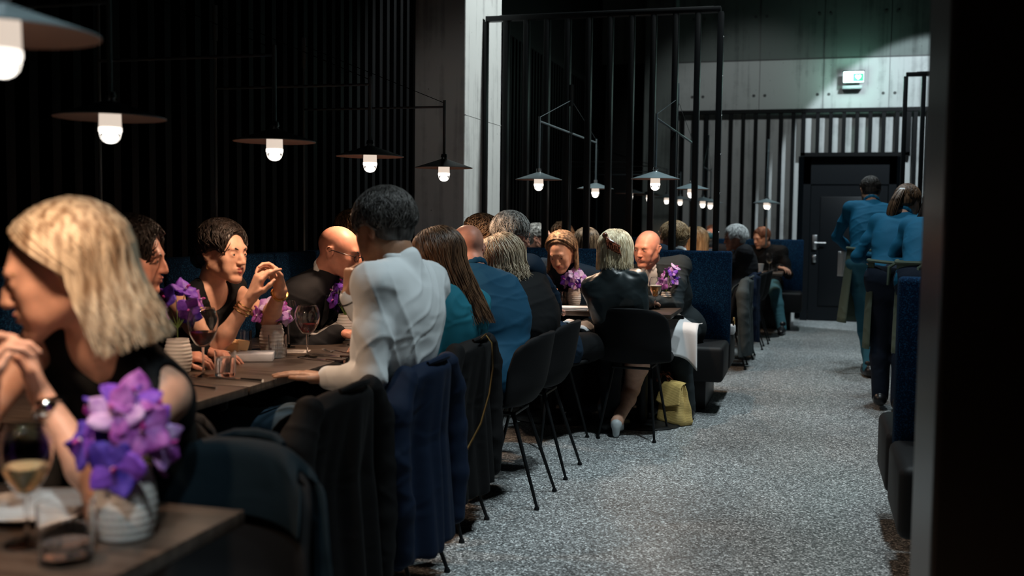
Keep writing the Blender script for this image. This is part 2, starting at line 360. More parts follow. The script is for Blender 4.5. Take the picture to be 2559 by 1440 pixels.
# ------------------------------------------------------------------ lamps
def lamp_head(t, x, y, zr, dia=.30, power=10, sx='', rodtop=.35, lit=True):
    R = dia / 2
    prof = [(.012, .046), (.03, .040), (R * .55, .022), (R, 0), (R, -.003)]
    top = MB().lathe(prof, 48, (x, y, zr)).build('shade', M['shadeT'], t)
    MB().lathe([(.012, .040), (.03, .034), (R * .55, .016), (R - .003, -.003), (R, -.003)], 48, (x, y, zr)).build('shade_lining', M['shadeU'], top)
    MB().lathe([(.0, .07), (.014, .07), (.017, .055), (.012, .05), (.017, .045), (.017, .038), (0, .038)], 20, (x, y, zr)).build('collar', M['chrome'], t)
    dff = MB().lathe([(.029, .02), (.030, -.028), (.030, -.030), (.0, -.030)], 28, (x, y, zr)).build('diffuser', M['warmbulb'], t)
    MB().lathe([(.0302, -.028), (.0312, -.029), (.0312, -.040), (.0, -.040)], 28, (x, y, zr)).build('diffuser_rim', M['bulbring'], t)
    MB().lathe([(.0295, -.040), (.0285, -.050), (.025, -.060), (.018, -.068), (.009, -.072), (0, -.073)], 28, (x, y, zr)).build('glass_dome', M['glass'], t)
    MB().ball((x, y, zr - .052), (.015, .015, .012), 10).build('bulb', M['bulbcore'], t)
    MB().tube([(x, y, zr + .06), (x, y, zr + rodtop)], .0075, 10).build('rod', M['steel_lamp'], t)
    if lit:
        s = spot('lamp_light', (0, 0, 0), (0, 0, -1), power, (1.0, .65, .43), 150, .55, .03)
        s.parent = t; s.location = (x, y, zr - .085); s.rotation_euler = (0, 0, 0)
def wall_lamp(lx, y, zr, label, power=10, post=True, dia=.30):
    t = empty('pendant_lamp', (XW + .06, y, 0), 0, label, 'lamp', None)
    x = lx - (XW + .06); lamp_head(t, x, 0, zr, dia, power)
    if post:
        za = zr + .315
        MB().tube([(0, 0, za), (x, 0, za)], .006, 8).build('arm', M['steel_lamp'], t)
        MB().tube([(0, 0, 1.0), (0, 0, 2.10)], .007, 8).tube([(0, 0, 2.08), (0, 0, 2.24)], .012, 8).build('upright', M['steel_lamp'], t)
        MB().tube([(0, 0, 2.2), (x, 0, zr + .335)], .0018, 5).build('cable', M['steel'], t)
    return t
wall_lamp(-1.25, 1.395, 1.56, 'nearest blurred lamp at the top left corner, over the front table', 15)
wall_lamp(-1.25, .50, 1.56, 'unseen lamp added to the front row above the frame, to light the near table', 24)  # out of view, added to brighten the near vase and table
wall_lamp(-1.877, 2.496, 1.542, 'grey disc lamp with glowing bulb, over the blonde woman in the foreground', 20)
wall_lamp(-1.905, 3.473, 1.550, 'flat disc lamp seen edge on above the dark-haired woman with clasped hands', 20)
wall_lamp(-1.885, 4.296, 1.546, 'disc lamp above the man in the white shirt', 20)
wall_lamp(-1.850, 5.172, 1.540, 'disc lamp hanging right in front of the concrete pillar', 20)
far = [(1574, 483, 10.4), (1622, 488, 11.35), (1666, 495, 12.5), (1705, 500, 13.4)]
for k, (px, py, dz) in enumerate(far):
    p = PX(px, py, dz); wall_lamp(p.x, min(p.y, 13.3), p.z, ['nearest', 'second', 'third', 'farthest'][k] + ' of the four small far lamps on long arms from the left wall', 5)
def twin_lamp(x, y0, y1, zr, label, power=14):
    yc = (y0 + y1) / 2; t = empty('twin_pendant_lamp', (x, yc, 0), 0, label, 'lamp')
    for yy in (y0 - yc, y1 - yc): lamp_head(t, 0, yy, zr, .30, power, rodtop=.40)
    MB().tube([(0, y0 - yc, zr + .37), (0, y1 - yc, zr + .37)], .008, 8).build('arm', M['steel_lamp'], t)
    MB().tube([(0, 0, 1.0), (0, 0, 2.2)], .009, 8).tube([(0, 0, 2.1), (0, 0, 2.25)], .014, 8).build('upright', M['steel_lamp'], t)
    MB().tube([(0, y0 - yc, zr + .395), (0, 0, 2.14), (0, y1 - yc, zr + .395)], .002, 5).build('cable', M['steel_lamp'], t)
twin_lamp(-1.68, 6.50, 8.34, 1.532, 'twin disc lamp on the bench screen next to the concrete pillar', 20)
twin_lamp(-.925, 6.46, 8.50, 1.535, 'twin disc lamp above the bald man in the grey suit', 20)
p = PX(1775, 507, 12.2); twin_lamp(p.x, p.y - .9, p.y, p.z, 'small far lamp left of the white-haired man', 4)
p = PX(1919, 509, 12.5); twin_lamp(p.x, p.y - .5, p.y - .05, p.z, 'small far lamp above the man in jeans at the end wall', 4)

# ------------------------------------------------------------------ tables
ZT = .72
def table(x0, x1, y0, y1, label, z=ZT):
    xc, yc = (x0 + x1) / 2, (y0 + y1) / 2
    t = empty('table', (xc, yc, 0), 0, label, 'table')
    a, b = (x1 - x0) / 2, (y1 - y0) / 2
    MB().box(-a, a, -b, b, z - .028, z, .003).build('tabletop', M['table'], t)
    MB().box(-.25, .25, -.03, .03, z - .05, z - .028).box(-.03, .03, -.25, .25, z - .05, z - .028).build('top_bracket', M['steel'], t)
    MB().lathe([(.035, .02), (.035, z - .04)], 20).build('column', M['steel'], t)
    MB().lathe([(0, .025), (.03, .024), (.24, .012), (.25, .006), (.25, 0), (0, 0)], 40).build('base', M['steel'], t)
table(-1.75, -1.005, .98, 1.715, 'brown wooden table in the near left corner carrying the big orchid vase')
table(-2.42, -1.735, 2.25, 2.985, 'dark wooden table behind the blonde foreground woman')
table(-2.42, -1.735, 2.995, 3.73, 'dark wooden table under the flat hand of the man in the white shirt')
table(-2.42, -1.735, 3.74, 4.475, 'dark table between the bald man in glasses and the white shirt man')
table(-2.42, -1.735, 4.485, 5.2, 'dark table hidden behind the long-haired woman in teal')
table(-2.42, -1.80, 5.21, 5.8, 'dark table behind the bald man in the blue suit')
table(-1.19, -.775, 6.17, 6.78, 'dark table with a beer glass in front of the bald man in grey suit')
table(-1.95, -1.20, 6.17, 6.78, 'dark table with folded napkin in front of the reading woman')
table(-1.75, -1.0, 8.25, 8.9, 'dark table beyond the blue bench')
table(-1.62, -1.0, 9.6, 11.1, 'long dark table beside the chairs with hung coats')
table(-.80, -.27, 11.65, 12.35, 'small table with a wine glass in front of the man in jeans')

# ------------------------------------------------------------------ chairs
PROF = [(-.235, .425, .19), (-.225, .450, .205), (-.10, .445, .235), (.06, .44, .245), (.145, .46, .25), (.190, .53, .25), (.208, .61, .243), (.222, .70, .232), (.230, .75, .208), (.232, .772, .165)]
WRAP = [0, 0, 0, .02, .06, .10, .115, .10, .075, .055]
def chair_pt(u, k, off=0.0):
    i = min(int(k), len(PROF) - 2); f = k - i
    y, z, w = [PROF[i][j] * (1 - f) + PROF[i + 1][j] * f for j in range(3)]; wr = WRAP[i] * (1 - f) + WRAP[i + 1] * f
    if off: w += off; y += off
    return (w * u * (1 - .06 * u * u), y - wr * u * u - off * .3 * u * u, z + (.02 * u * u if k < 4 else -.02 * max(0, k - 7) * u ** 4))
def chair_shell(parent):
    nu = 12; nk = 27; V = []; Fc = []
    for a in range(nk + 1):
        for b in range(nu + 1): V.append(chair_pt(-1 + 2 * b / nu, a * 9 / nk))
    for a in range(nk):
        for b in range(nu): Fc.append((a * (nu + 1) + b, a * (nu + 1) + b + 1, (a + 1) * (nu + 1) + b + 1, (a + 1) * (nu + 1) + b))
    o = pydata('seat_shell', V, Fc, M['chair'], parent); s = o.modifiers.new('s', 'SOLIDIFY'); s.thickness = .028; s.offset = 0
    b = o.modifiers.new('b', 'SUBSURF'); b.levels = b.render_levels = 1; return o
def chair(x, y, face, label):                         # face: direction it looks at, degrees from +X
    t = empty('dining_chair', (x, y, 0), math.radians(face + 90), label, 'chair', None)
    chair_shell(t)
    MB().tube([(-.11, -.12, .41), (.11, -.12, .41), (.11, .1, .41), (-.11, .1, .41), (-.11, -.12, .41)], .008).build('leg_frame', M['steel'], t)
    for sx in (-1, 1):
        for sy in (-1, 1):
            l = MB().tube([(sx * .11, sy * .10 - .01, .415), (sx * .165, sy * .22, .012)], [.0105, .007], 10).build('leg', M['steel'], t)
            MB().lathe([(0, 0), (.012, 0), (.012, .008), (.008, .016), (0, .016)], 12, (sx * .165, sy * .22, 0)).build('foot_cap', M['steel'], l)
    return t
CH0 = chair(-1.47, 2.70, 180, 'black shell chair draped with a black jacket at the bottom of the photo')
def chair2(x, y, face, label):
    t = copy_tree(CH0); t.location = (x, y, 0); t.rotation_euler = (0, 0, math.radians(face + 90)); tag(t, label); return t
chair2(-1.44, 3.31, 180, 'shell chair draped with a navy jacket, under the man in the white shirt')
chair2(-1.50, 3.98, 180, 'black chair with a gold chain strap hung over it')
chair2(-1.335, 4.52, 180, 'nearer of the two bare black shell chairs in the middle')
chair2(-1.335, 5.08, 180, 'farther of the two bare black shell chairs in the middle, left of the satin blouse')
chair2(-1.16, 1.73, -95, 'chair with a dark teal jacket behind the near table')
chair2(-.98, 6.14, 88, 'black chair seen from behind with the satin-bloused woman on it')
chair2(-1.46, 5.80, 66, 'chair under the grey-haired man in the navy suit')
chair2(-.72, 9.3, 180, 'chair with a grey coat just beyond the blue bench end')
chair2(-.69, 10.0, 180, 'chair with a navy coat, second beyond the bench end')
chair2(-.64, 10.8, 180, 'black chair carrying the white-haired man')
chair2(-.60, 11.33, 180, 'black chair next to the far small table')
chair2(-1.60, 2.10, 266, 'chair hidden under the blonde foreground woman')
chair2(-2.02, 6.0, 200, 'chair under the person with glasses pushed up, hidden behind the row')
chair2(-2.08, 9.15, 270, 'chair under the curly-haired person behind the bench')
chair2(-.97, 9.17, 160, 'chair under the long-haired woman behind the posts')
chair2(-1.20, 11.62, 120, 'chair under the man in the teal cap')

# ------------------------------------------------------------------ implicit surfaces for figures and cloth
def V3(*a): return np.array(a if len(a) > 1 else a[0], dtype=np.float64)
def nrm(v): v = np.asarray(v, float); return v / (np.linalg.norm(v) + 1e-12)
class SDF:
    def __init__(s): s.p = []
    def cone(s, a, b, ra, rb, k=.02, flat=None, sub=False):      # flat=(direction, factor<1)
        s.p.append(('c', V3(a), V3(b), ra, rb, k, flat, sub)); return s
    def ell(s, c, r, rot=None, k=.02, sub=False):                # rot: rows are local axes
        s.p.append(('e', V3(c), V3(r), np.eye(3) if rot is None else np.asarray(rot), 0, k, None, sub)); return s
    def chain(s, pts, rs, k=.02, flat=None, sub=False):
        for i in range(len(pts) - 1): s.cone(pts[i], pts[i + 1], rs[i], rs[i + 1], k, flat, sub)
        return s
    def mesh(s, h):
        lo = V3(9, 9, 9); hi = -lo
        bb = []
        for p in s.p:
            if p[0] == 'c': m = max(p[3], p[4]); l = np.minimum(p[1], p[2]) - m; u = np.maximum(p[1], p[2]) + m
            else: m = np.sqrt(((p[3] * p[2][:, None]) ** 2).sum(0)); l = p[1] - m; u = p[1] + m
            l = l - p[5] - 2.5 * h; u = u + p[5] + 2.5 * h; bb.append((l, u))
            if not p[7]: lo = np.minimum(lo, l); hi = np.maximum(hi, u)
        n = np.ceil((hi - lo) / h).astype(int) + 1
        f = np.full(n, 1.0, np.float32)
        ax = [lo[i] + h * np.arange(n[i]) for i in range(3)]
        for p, (l, u) in zip(s.p, bb):
            i0 = np.maximum(0, np.floor((l - lo) / h).astype(int)); i1 = np.minimum(n, np.ceil((u - lo) / h).astype(int) + 1)
            if (i1 <= i0).any(): continue
            sl = tuple(slice(a, b) for a, b in zip(i0, i1))
            x = ax[0][sl[0]][:, None, None]; y = ax[1][sl[1]][None, :, None]; z = ax[2][sl[2]][None, None, :]
            if p[0] == 'c':
                a, b = p[1], p[2]; d = b - a; dd = float(d @ d) + 1e-12
                t = np.clip(((x - a[0]) * d[0] + (y - a[1]) * d[1] + (z - a[2]) * d[2]) / dd, 0, 1).astype(np.float32)
                vx = x - a[0] - t * d[0]; vy = y - a[1] - t * d[1]; vz = z - a[2] - t * d[2]
                q = vx * vx + vy * vy + vz * vz
                if p[6] is not None:
                    w = p[6][0]; g = vx * w[0] + vy * w[1] + vz * w[2]; q = q + g * g * (1 / p[6][1] ** 2 - 1)
                r = p[3] + t * (p[4] - p[3]); D = np.sqrt(q) - r
                if p[6] is not None: D = D * (.5 + .5 * p[6][1])
            else:
                dx, dy, dz = x - p[1][0], y - p[1][1], z - p[1][2]; q = 0; g2 = 0
                for j in range(3):
                    e = (dx * p[3][j, 0] + dy * p[3][j, 1] + dz * p[3][j, 2]) / p[2][j]; q = q + e * e; g2 = g2 + (e / p[2][j]) ** 2
                k0 = np.sqrt(q); D = k0 * (k0 - 1) / (np.sqrt(g2) + 1e-6)
            A = f[sl]; k = max(p[5], 1e-4)
            if p[7]:
                D = -D; hh = np.clip(.5 - .5 * (A - D) / k, 0, 1); f[sl] = A * (1 - hh) + D * hh + k * hh * (1 - hh)
            else:
                hh = np.clip(.5 + .5 * (A - D) / k, 0, 1); f[sl] = A * (1 - hh) + D * hh - k * hh * (1 - hh)
        f[0] = f[-1] = 1; f[:, 0] = f[:, -1] = 1; f[:, :, 0] = f[:, :, -1] = 1
        return nets(f, lo, h)
def nets(f, lo, h):
    s = f < 0; n = f.shape
    c = s[:-1, :-1, :-1].astype(np.int8)
    for dx in (0, 1):
        for dy in (0, 1):
            for dz in (0, 1):
                if dx + dy + dz: c += s[dx:n[0] - 1 + dx, dy:n[1] - 1 + dy, dz:n[2] - 1 + dz]
    idx = np.argwhere((c > 0) & (c < 8)); del c
    cor = [(a, b, d) for a in (0, 1) for b in (0, 1) for d in (0, 1)]
    val = {q: f[idx[:, 0] + q[0], idx[:, 1] + q[1], idx[:, 2] + q[2]] for q in cor}
    acc = np.zeros((len(idx), 3)); cnt = np.zeros(len(idx))
    for q in cor:
        for a in range(3):
            if q[a] == 0:
                w = list(q); w[a] = 1; w = tuple(w); v0, v1 = val[q], val[w]; m = (v0 < 0) != (v1 < 0)
                t = np.where(m, v0 / np.where(m, v0 - v1, 1), 0); pt = np.tile(np.array(q, float), (len(idx), 1)); pt[:, a] += t
                acc += pt * m[:, None]; cnt += m
    P = lo + h * (idx + acc / np.maximum(cnt, 1)[:, None])
    vid = np.full([k - 1 for k in n], -1, np.int32); vid[idx[:, 0], idx[:, 1], idx[:, 2]] = np.arange(len(idx))
    F4 = []
    for a in range(3):
        o = [1, 1, 1]; sl0 = [slice(1, -1)] * 3; sl0[a] = slice(0, -1); sl1 = list(sl0); sl1[a] = slice(1, None)
        A = s[tuple(sl0)]; B = s[tuple(sl1)]; e = np.argwhere(A != B); dirn = A[e[:, 0], e[:, 1], e[:, 2]]
        e = e + 1; e[:, a] -= 1
        b_, c_ = (a + 1) % 3, (a + 2) % 3
        def g(db, dc):
            q = e.copy(); q[:, b_] -= db; q[:, c_] -= dc; return vid[q[:, 0], q[:, 1], q[:, 2]]
        Q = np.stack([g(1, 1), g(0, 1), g(0, 0), g(1, 0)], 1); Q[~dirn] = Q[~dirn][:, ::-1]; F4.append(Q)
    return P, np.concatenate(F4)
def quadmesh(name, P, Q, m, parent, smooth_it=0):
    me = bpy.data.meshes.new(name); me.vertices.add(len(P)); me.vertices.foreach_set('co', np.asarray(P, np.float32).ravel())
    me.loops.add(Q.size); me.loops.foreach_set('vertex_index', Q.astype(np.int32).ravel())
    me.polygons.add(len(Q)); me.polygons.foreach_set('loop_start', np.arange(0, Q.size, 4, dtype=np.int32))
    me.update(calc_edges=True)
    o = link(name, me, m, parent)
    if smooth_it: q = o.modifiers.new('sm', 'SMOOTH'); q.factor = .5; q.iterations = smooth_it
    return o
def folds(P, Q, amp, scale, seed=0, stretch=(1, 1, 1), sharp=1.0):     # cloth folds as real relief: soft swells and a few creases
    r = np.random.RandomState(seed); n = np.zeros_like(P)
    a, b, c = P[Q[:, 0]], P[Q[:, 1]], P[Q[:, 2]]; fn = np.cross(b - a, c - a)
    for k in range(4): np.add.at(n, Q[:, k], fn)
    n /= (np.linalg.norm(n, axis=1)[:, None] + 1e-12)
    X = P * np.array(stretch) * scale; w = np.zeros(len(P))
    for o in range(3):
        d = [nrm(r.randn(3)) for _ in range(4)]; d[2] = nrm(d[2] * V3(.6, .6, 1.3)); ph = r.rand(4) * 6.3
        u = np.sin(X @ d[0] * .55 + ph[0]) + np.sin(X @ d[1] * .8 + ph[1])
        ridge = (1 - np.abs(np.sin(X @ d[2] * (.55 + .35 * o) + 1.1 * u + ph[2]))) ** (3.0)
        mask = np.clip(.5 + .8 * np.sin(X @ d[3] * .33 + ph[3]), 0, 1)
        w += ridge * mask * 1.15 + .35 * np.sin(X @ d[1] * .5 + u)
    return P + n * (amp * w)[:, None]

# ------------------------------------------------------------------ skin, hair and cloth materials
def skin(name, c, rough=.48): return mat(name, c, rough, spec=.4, sss=.12, bump=(90, .12, .001), vary=(26, tuple(v * .88 for v in c), tuple(min(1, v * 1.08) for v in c)))
SK = {'fair': skin('fair_skin', (.60, .34, .24)), 'pink': skin('ruddy_skin', (.58, .27, .19)), 'tan': skin('tanned_skin', (.45, .24, .15)), 'olive': skin('olive_skin', (.34, .18, .11))}
LIP = {'n': mat('lips', (.42, .14, .12), .4), 'r': mat('dark_lips', (.32, .06, .06), .35)}
def hairm(name, a, b, rough=.42): return mat(name, a, rough, spec=.5, vary=(70, a, b, (1, 1, .10), .36, .64), sheen=.0)
HM = {'blonde': hairm('blonde_hair', (.20, .13, .075), (.60, .51, .37)), 'platinum': hairm('platinum_hair', (.50, .38, .22), (1.0, .88, .64)), 'brown': hairm('brown_hair', (.035, .018, .010), (.16, .085, .045)),
      'dark': hairm('dark_hair', (.008, .006, .005), (.03, .022, .018)), 'grey': hairm('grey_hair', (.12, .115, .105), (.5, .49, .46)), 'white': hairm('white_hair', (.5, .52, .53), (.9, .92, .92)),
      'darkgrey': hairm('dark_grey_hair', (.02, .018, .017), (.10, .095, .09)), 'sandy': hairm('sandy_hair', (.22, .13, .06), (.5, .34, .18)), 'streaked': hairm('streaked_brown_hair', (.06, .035, .02), (.42, .28, .17)), 'auburn': hairm('auburn_hair', (.07, .025, .012), (.2, .08, .04))}
def cloth(name, c, rough=.8, weave=260, sheen=.0, spec=.2, crease=.38):
    m = mat(name, c, rough, spec=spec, sheen=sheen, bump=(weave, .25, .0008)); nt, b = nodes(m); L = nt.links; N = nt.nodes    # fine weave plus pulled creases
    tc = N.new('ShaderNodeTexCoord'); mp = N.new('ShaderNodeMapping'); mp.inputs['Scale'].default_value = (1, 1, 1.7); n = N.new('ShaderNodeTexNoise'); n.noise_type = 'RIDGED_MULTIFRACTAL'
    n.inputs['Scale'].default_value = 6.5; n.inputs['Detail'].default_value = 2.2; n.inputs['Roughness'].default_value = .45; n.inputs['Distortion'].default_value = .9
    L.new(tc.outputs['Object'], mp.inputs[0]); L.new(mp.outputs[0], n.inputs['Vector'])
    bp = N.new('ShaderNodeBump'); bp.inputs['Strength'].default_value = crease; bp.inputs['Distance'].default_value = .016; L.new(n.outputs[0], bp.inputs['Height'])
    old = [l for l in L if l.to_socket == b.inputs['Normal']][0].from_node; L.new(bp.outputs[0], old.inputs['Normal']); return m
CM = {'white': cloth('white_cotton', (.62, .66, .68)), 'black': cloth('black_cloth', (.0042, .005, .006)), 'satin': cloth('black_satin', (.016, .024, .027), .38, 60, spec=.55, crease=.9), 'charcoal': cloth('charcoal_wool', (.013, .014, .017)),
      'blue': cloth('petrol_blue_wool', (.006, .050, .098)), 'navy': cloth('navy_wool', (.006, .018, .036)), 'teal': cloth('teal_cotton', (.008, .105, .15)), 'greysuit': cloth('grey_suit_wool', (.024, .032, .036)), 'grey': cloth('light_grey_cloth', (.22, .24, .26)),
      'denim': cloth('blue_denim', (.03, .12, .17), .85, 160), 'paledenim': cloth('washed_denim', (.05, .14, .17), .85, 160), 'darkdenim': cloth('dark_denim', (.008, .014, .028)), 'apron': cloth('grey_green_canvas', (.10, .13, .10), .85, 120), 'shirtblue': cloth('deep_blue_cotton', (.004, .085, .165)),
      'cream': cloth('cream_cotton', (.6, .58, .54)), 'coatgrey': cloth('grey_coat', (.055, .07, .075)), 'blackjacket': cloth('black_jacket_cloth', (.0024, .0026, .0032)), 'navyjacket': cloth('navy_jacket_cloth', (.003, .0095, .027)), 'tealjacket': cloth('dark_teal_cloth', (.0015, .008, .013)), 'taupe': cloth('taupe_knit', (.18, .14, .12)), 'bluegrey': cloth('blue_grey_wool', (.03, .06, .09))}

class Fr:                                             # frame: origin + right, back(-face), up axes ; face looks along -y
    def __init__(s, o, yaw, pitch=0, roll=0, sc=1):
        a = math.radians(yaw); f = V3(math.cos(a), math.sin(a), 0); rt = V3(math.sin(a), -math.cos(a), 0)   # figure's right hand side
        u = V3(0, 0, 1); p = math.radians(pitch); f2 = f * math.cos(p) + u * math.sin(p); u2 = u * math.cos(p) - f * math.sin(p)
        q = math.radians(roll); u3 = u2 * math.cos(q) + rt * math.sin(q); r3 = rt * math.cos(q) - u2 * math.sin(q)
        s.o = V3(o); s.f, s.u, s.l = f2, u3, -r3; s.s = sc   # x = figure's left
    def __call__(s, x, y, z): return s.o + s.s * (s.l * x - s.f * y + s.u * z)
    def rot(s): return np.array([s.l, -s.f, s.u])

def head_sdf(S, H, male=True, ears=True, fine=True, mouth=0.0):
    s = H.s; R = H.rot(); e = lambda c, r, k=.02, sub=False: S.ell(H(*c), V3(r) * s, R, k * s, sub)
    w = 1.0 if male else .95
    e((0, .018, .035), (.074 * w, .092, .082), .02); e((0, -.028, .0), (.063 * w, .062, .082), .03)
    for sg in (-1, 1):
        S.cone(H(sg * .050 * w, .012, -.045), H(sg * .016, -.066, -.098 if male else -.094), .022 * s, .017 * s, .03 * s)
        e((sg * .040 * w, -.056, -.020), (.022, .020, .020), .022)
        e((sg * .034, -.058, -.055), (.022, .020, .026), .02)
    S.cone(H(-.034, -.079, .026), H(.034, -.079, .026), .0105 * s, .0105 * s, .018 * s)
    e((0, -.078, -.097), (.019 if male else .015, .015, .015), .015)
    if fine:
        S.chain([H(0, -.083, .016), H(0, -.096, -.008), H(0, -.106, -.028)], [.0085 * s, .0095 * s, .0115 * s], .012 * s)
        for sg in (-1, 1): e((sg * .0125, -.097, -.031), (.0085, .0105, .0075), .007)
        e((0, -.080, -.058), (.027, .014, .019), .012)
        for sg in (-1, 1): e((sg * .031, -.100, .004), (.0165, .022, .0125), .012, True); e((sg * .031, -.0745, .003), (.0155, .0145, .0135), .004)
        for sg in (-1, 1): e((sg * .031, -.092, .0025), (.0130, .010, .0052), .0012, True)
        S.chain([H(-.021, -.086, -.0545), H(-.008, -.0935, -.052), H(0, -.0935, -.0528), H(.008, -.0935, -.052), H(.021, -.086, -.0545)], [.0032 * s, .0048 * s, .0044 * s, .0048 * s, .0032 * s], .004 * s)
        S.chain([H(-.019, -.086, -.061), H(0, -.0915, -.0645), H(.019, -.086, -.061)], [.0035 * s, .0062 * s, .0035 * s], .004 * s)
        S.chain([H(-.019, -.093, -.0575), H(0, -.100, -.0575), H(.019, -.093, -.0575)], [.0012 * s, (.0020 + mouth) * s, .0012 * s], .002 * s, sub=True)
        S.chain([H(0, -.1, -.041), H(0, -.097, -.049)], [.002 * s, .002 * s], .004 * s, sub=True)
    if ears:
        for sg in (-1, 1):
            x = sg * .0755 * w
            e((x, .020, -.004), (.0075, .018, .028), .006); e((x * 1.13, .013, .0), (.007, .010, .016), .005, True)
            S.chain([H(x * 1.03, .014, .025), H(x * 1.12, .030, .024), H(x * 1.15, .037, .008), H(x * 1.08, .026, -.012)], [.0035 * s] * 4, .004 * s)

def hand_sdf(S, w, d, n, side, curl=.5, spread=.12, sc=1.0, thumb=.6, fcurl=None, k=.006):
    """w wrist, d direction towards fingers, n palm normal, side +1 when the thumb lies along +cross(n,d)."""
    d = nrm(d); n = nrm(V3(n) - d * (V3(n) @ d)); t = np.cross(n, d) * side; w = V3(w)
    for q in (-.024, -.008, .008, .024): S.cone(w + t * q * .7 * sc, w + (d * .082 + t * q * 1.15) * sc, .014 * sc, .0115 * sc, .012)
    S.cone(w + t * .012 * sc, w + (d * .045 + t * .030 + n * .008) * sc, .016 * sc, .015 * sc, .014)
    tips = []
    Ls = [(.040, .026, .021), (.045, .030, .022), (.042, .028, .022), (.032, .021, .018)]
    for i in range(4):
        q = .030 - .020 * i; b = w + (d * (.088 - .004 * abs(i - 1)) + t * q) * sc; cu = (fcurl[i] if fcurl else curl); dr = nrm(d + t * (1.5 - i) * spread)
        r = [.0092, .0085, .0075, .0062]; p = b; ang = 0
        if i == 3: r = [v * .88 for v in r]
        for j, L in enumerate(Ls[i]):
            ang += cu * (1.05, 1.25, .8)[j]; v = dr * math.cos(ang) + n * math.sin(ang); p2 = p + v * L * sc; S.cone(p, p2, r[j] * sc, r[j + 1] * sc, k * .6); p = p2
        tips.append(p)
    b = w + (d * .022 + t * .030) * sc; p = b
    v0 = nrm(d * .75 + t * .75 + n * .35 * thumb); v1 = nrm(d * .95 + t * .25 + n * .6 * thumb); v2 = nrm(d * 1 - t * .1 + n * .75 * thumb)
    for v, L, r0, r1 in ((v0, .042, .0135, .0105), (v1, .032, .0105, .0092), (v2, .026, .0092, .0072)): p2 = p + v * L * sc; S.cone(p, p2, r0 * sc, r1 * sc, k); p = p2
    return tips
def ik(a, b, pole, l1, l2):
    a, b = V3(a), V3(b); d = b - a; D = min(np.linalg.norm(d), (l1 + l2) * .999); u = nrm(d); x = (l1 * l1 - l2 * l2 + D * D) / (2 * D); hgt = math.sqrt(max(l1 * l1 - x * x, 0))
    p = V3(pole); p = p - u * (p @ u); return a + u * x + nrm(p) * hgt, a + u * D

def strands(name, paths, r0, m, parent, n=4, taper=.35):           # paths: array (N, M, 3)
    P = np.asarray(paths, float); N, K, _ = P.shape
    T = np.gradient(P, axis=1); T /= (np.linalg.norm(T, axis=2)[..., None] + 1e-9)
    ref = np.where(np.abs(T[..., 2:3]) < .9, np.array([0, 0, 1.]), np.array([1., 0, 0]))
    A = np.cross(T, ref); A /= (np.linalg.norm(A, axis=2)[..., None] + 1e-9); B = np.cross(A, T)
    rad = r0 * (1 - (1 - taper) * np.linspace(0, 1, K) ** 2)[None, :, None, None] * (np.random.RandomState(3).rand(N) * .6 + .7)[:, None, None, None]
    q = np.arange(n) * 2 * math.pi / n
    Vt = P[:, :, None, :] + rad * (A[:, :, None, :] * np.cos(q)[None, None, :, None] + B[:, :, None, :] * np.sin(q)[None, None, :, None])
    base = (np.arange(N) * K * n)[:, None, None]; i = (np.arange(K - 1) * n)[None, :, None]; j = np.arange(n)[None, None, :]; j2 = (j + 1) % n
    Q = np.stack([base + i + j, base + i + j2, base + i + n + j2, base + i + n + j], -1).reshape(-1, 4)
    return Vt.reshape(-1, 3), Q
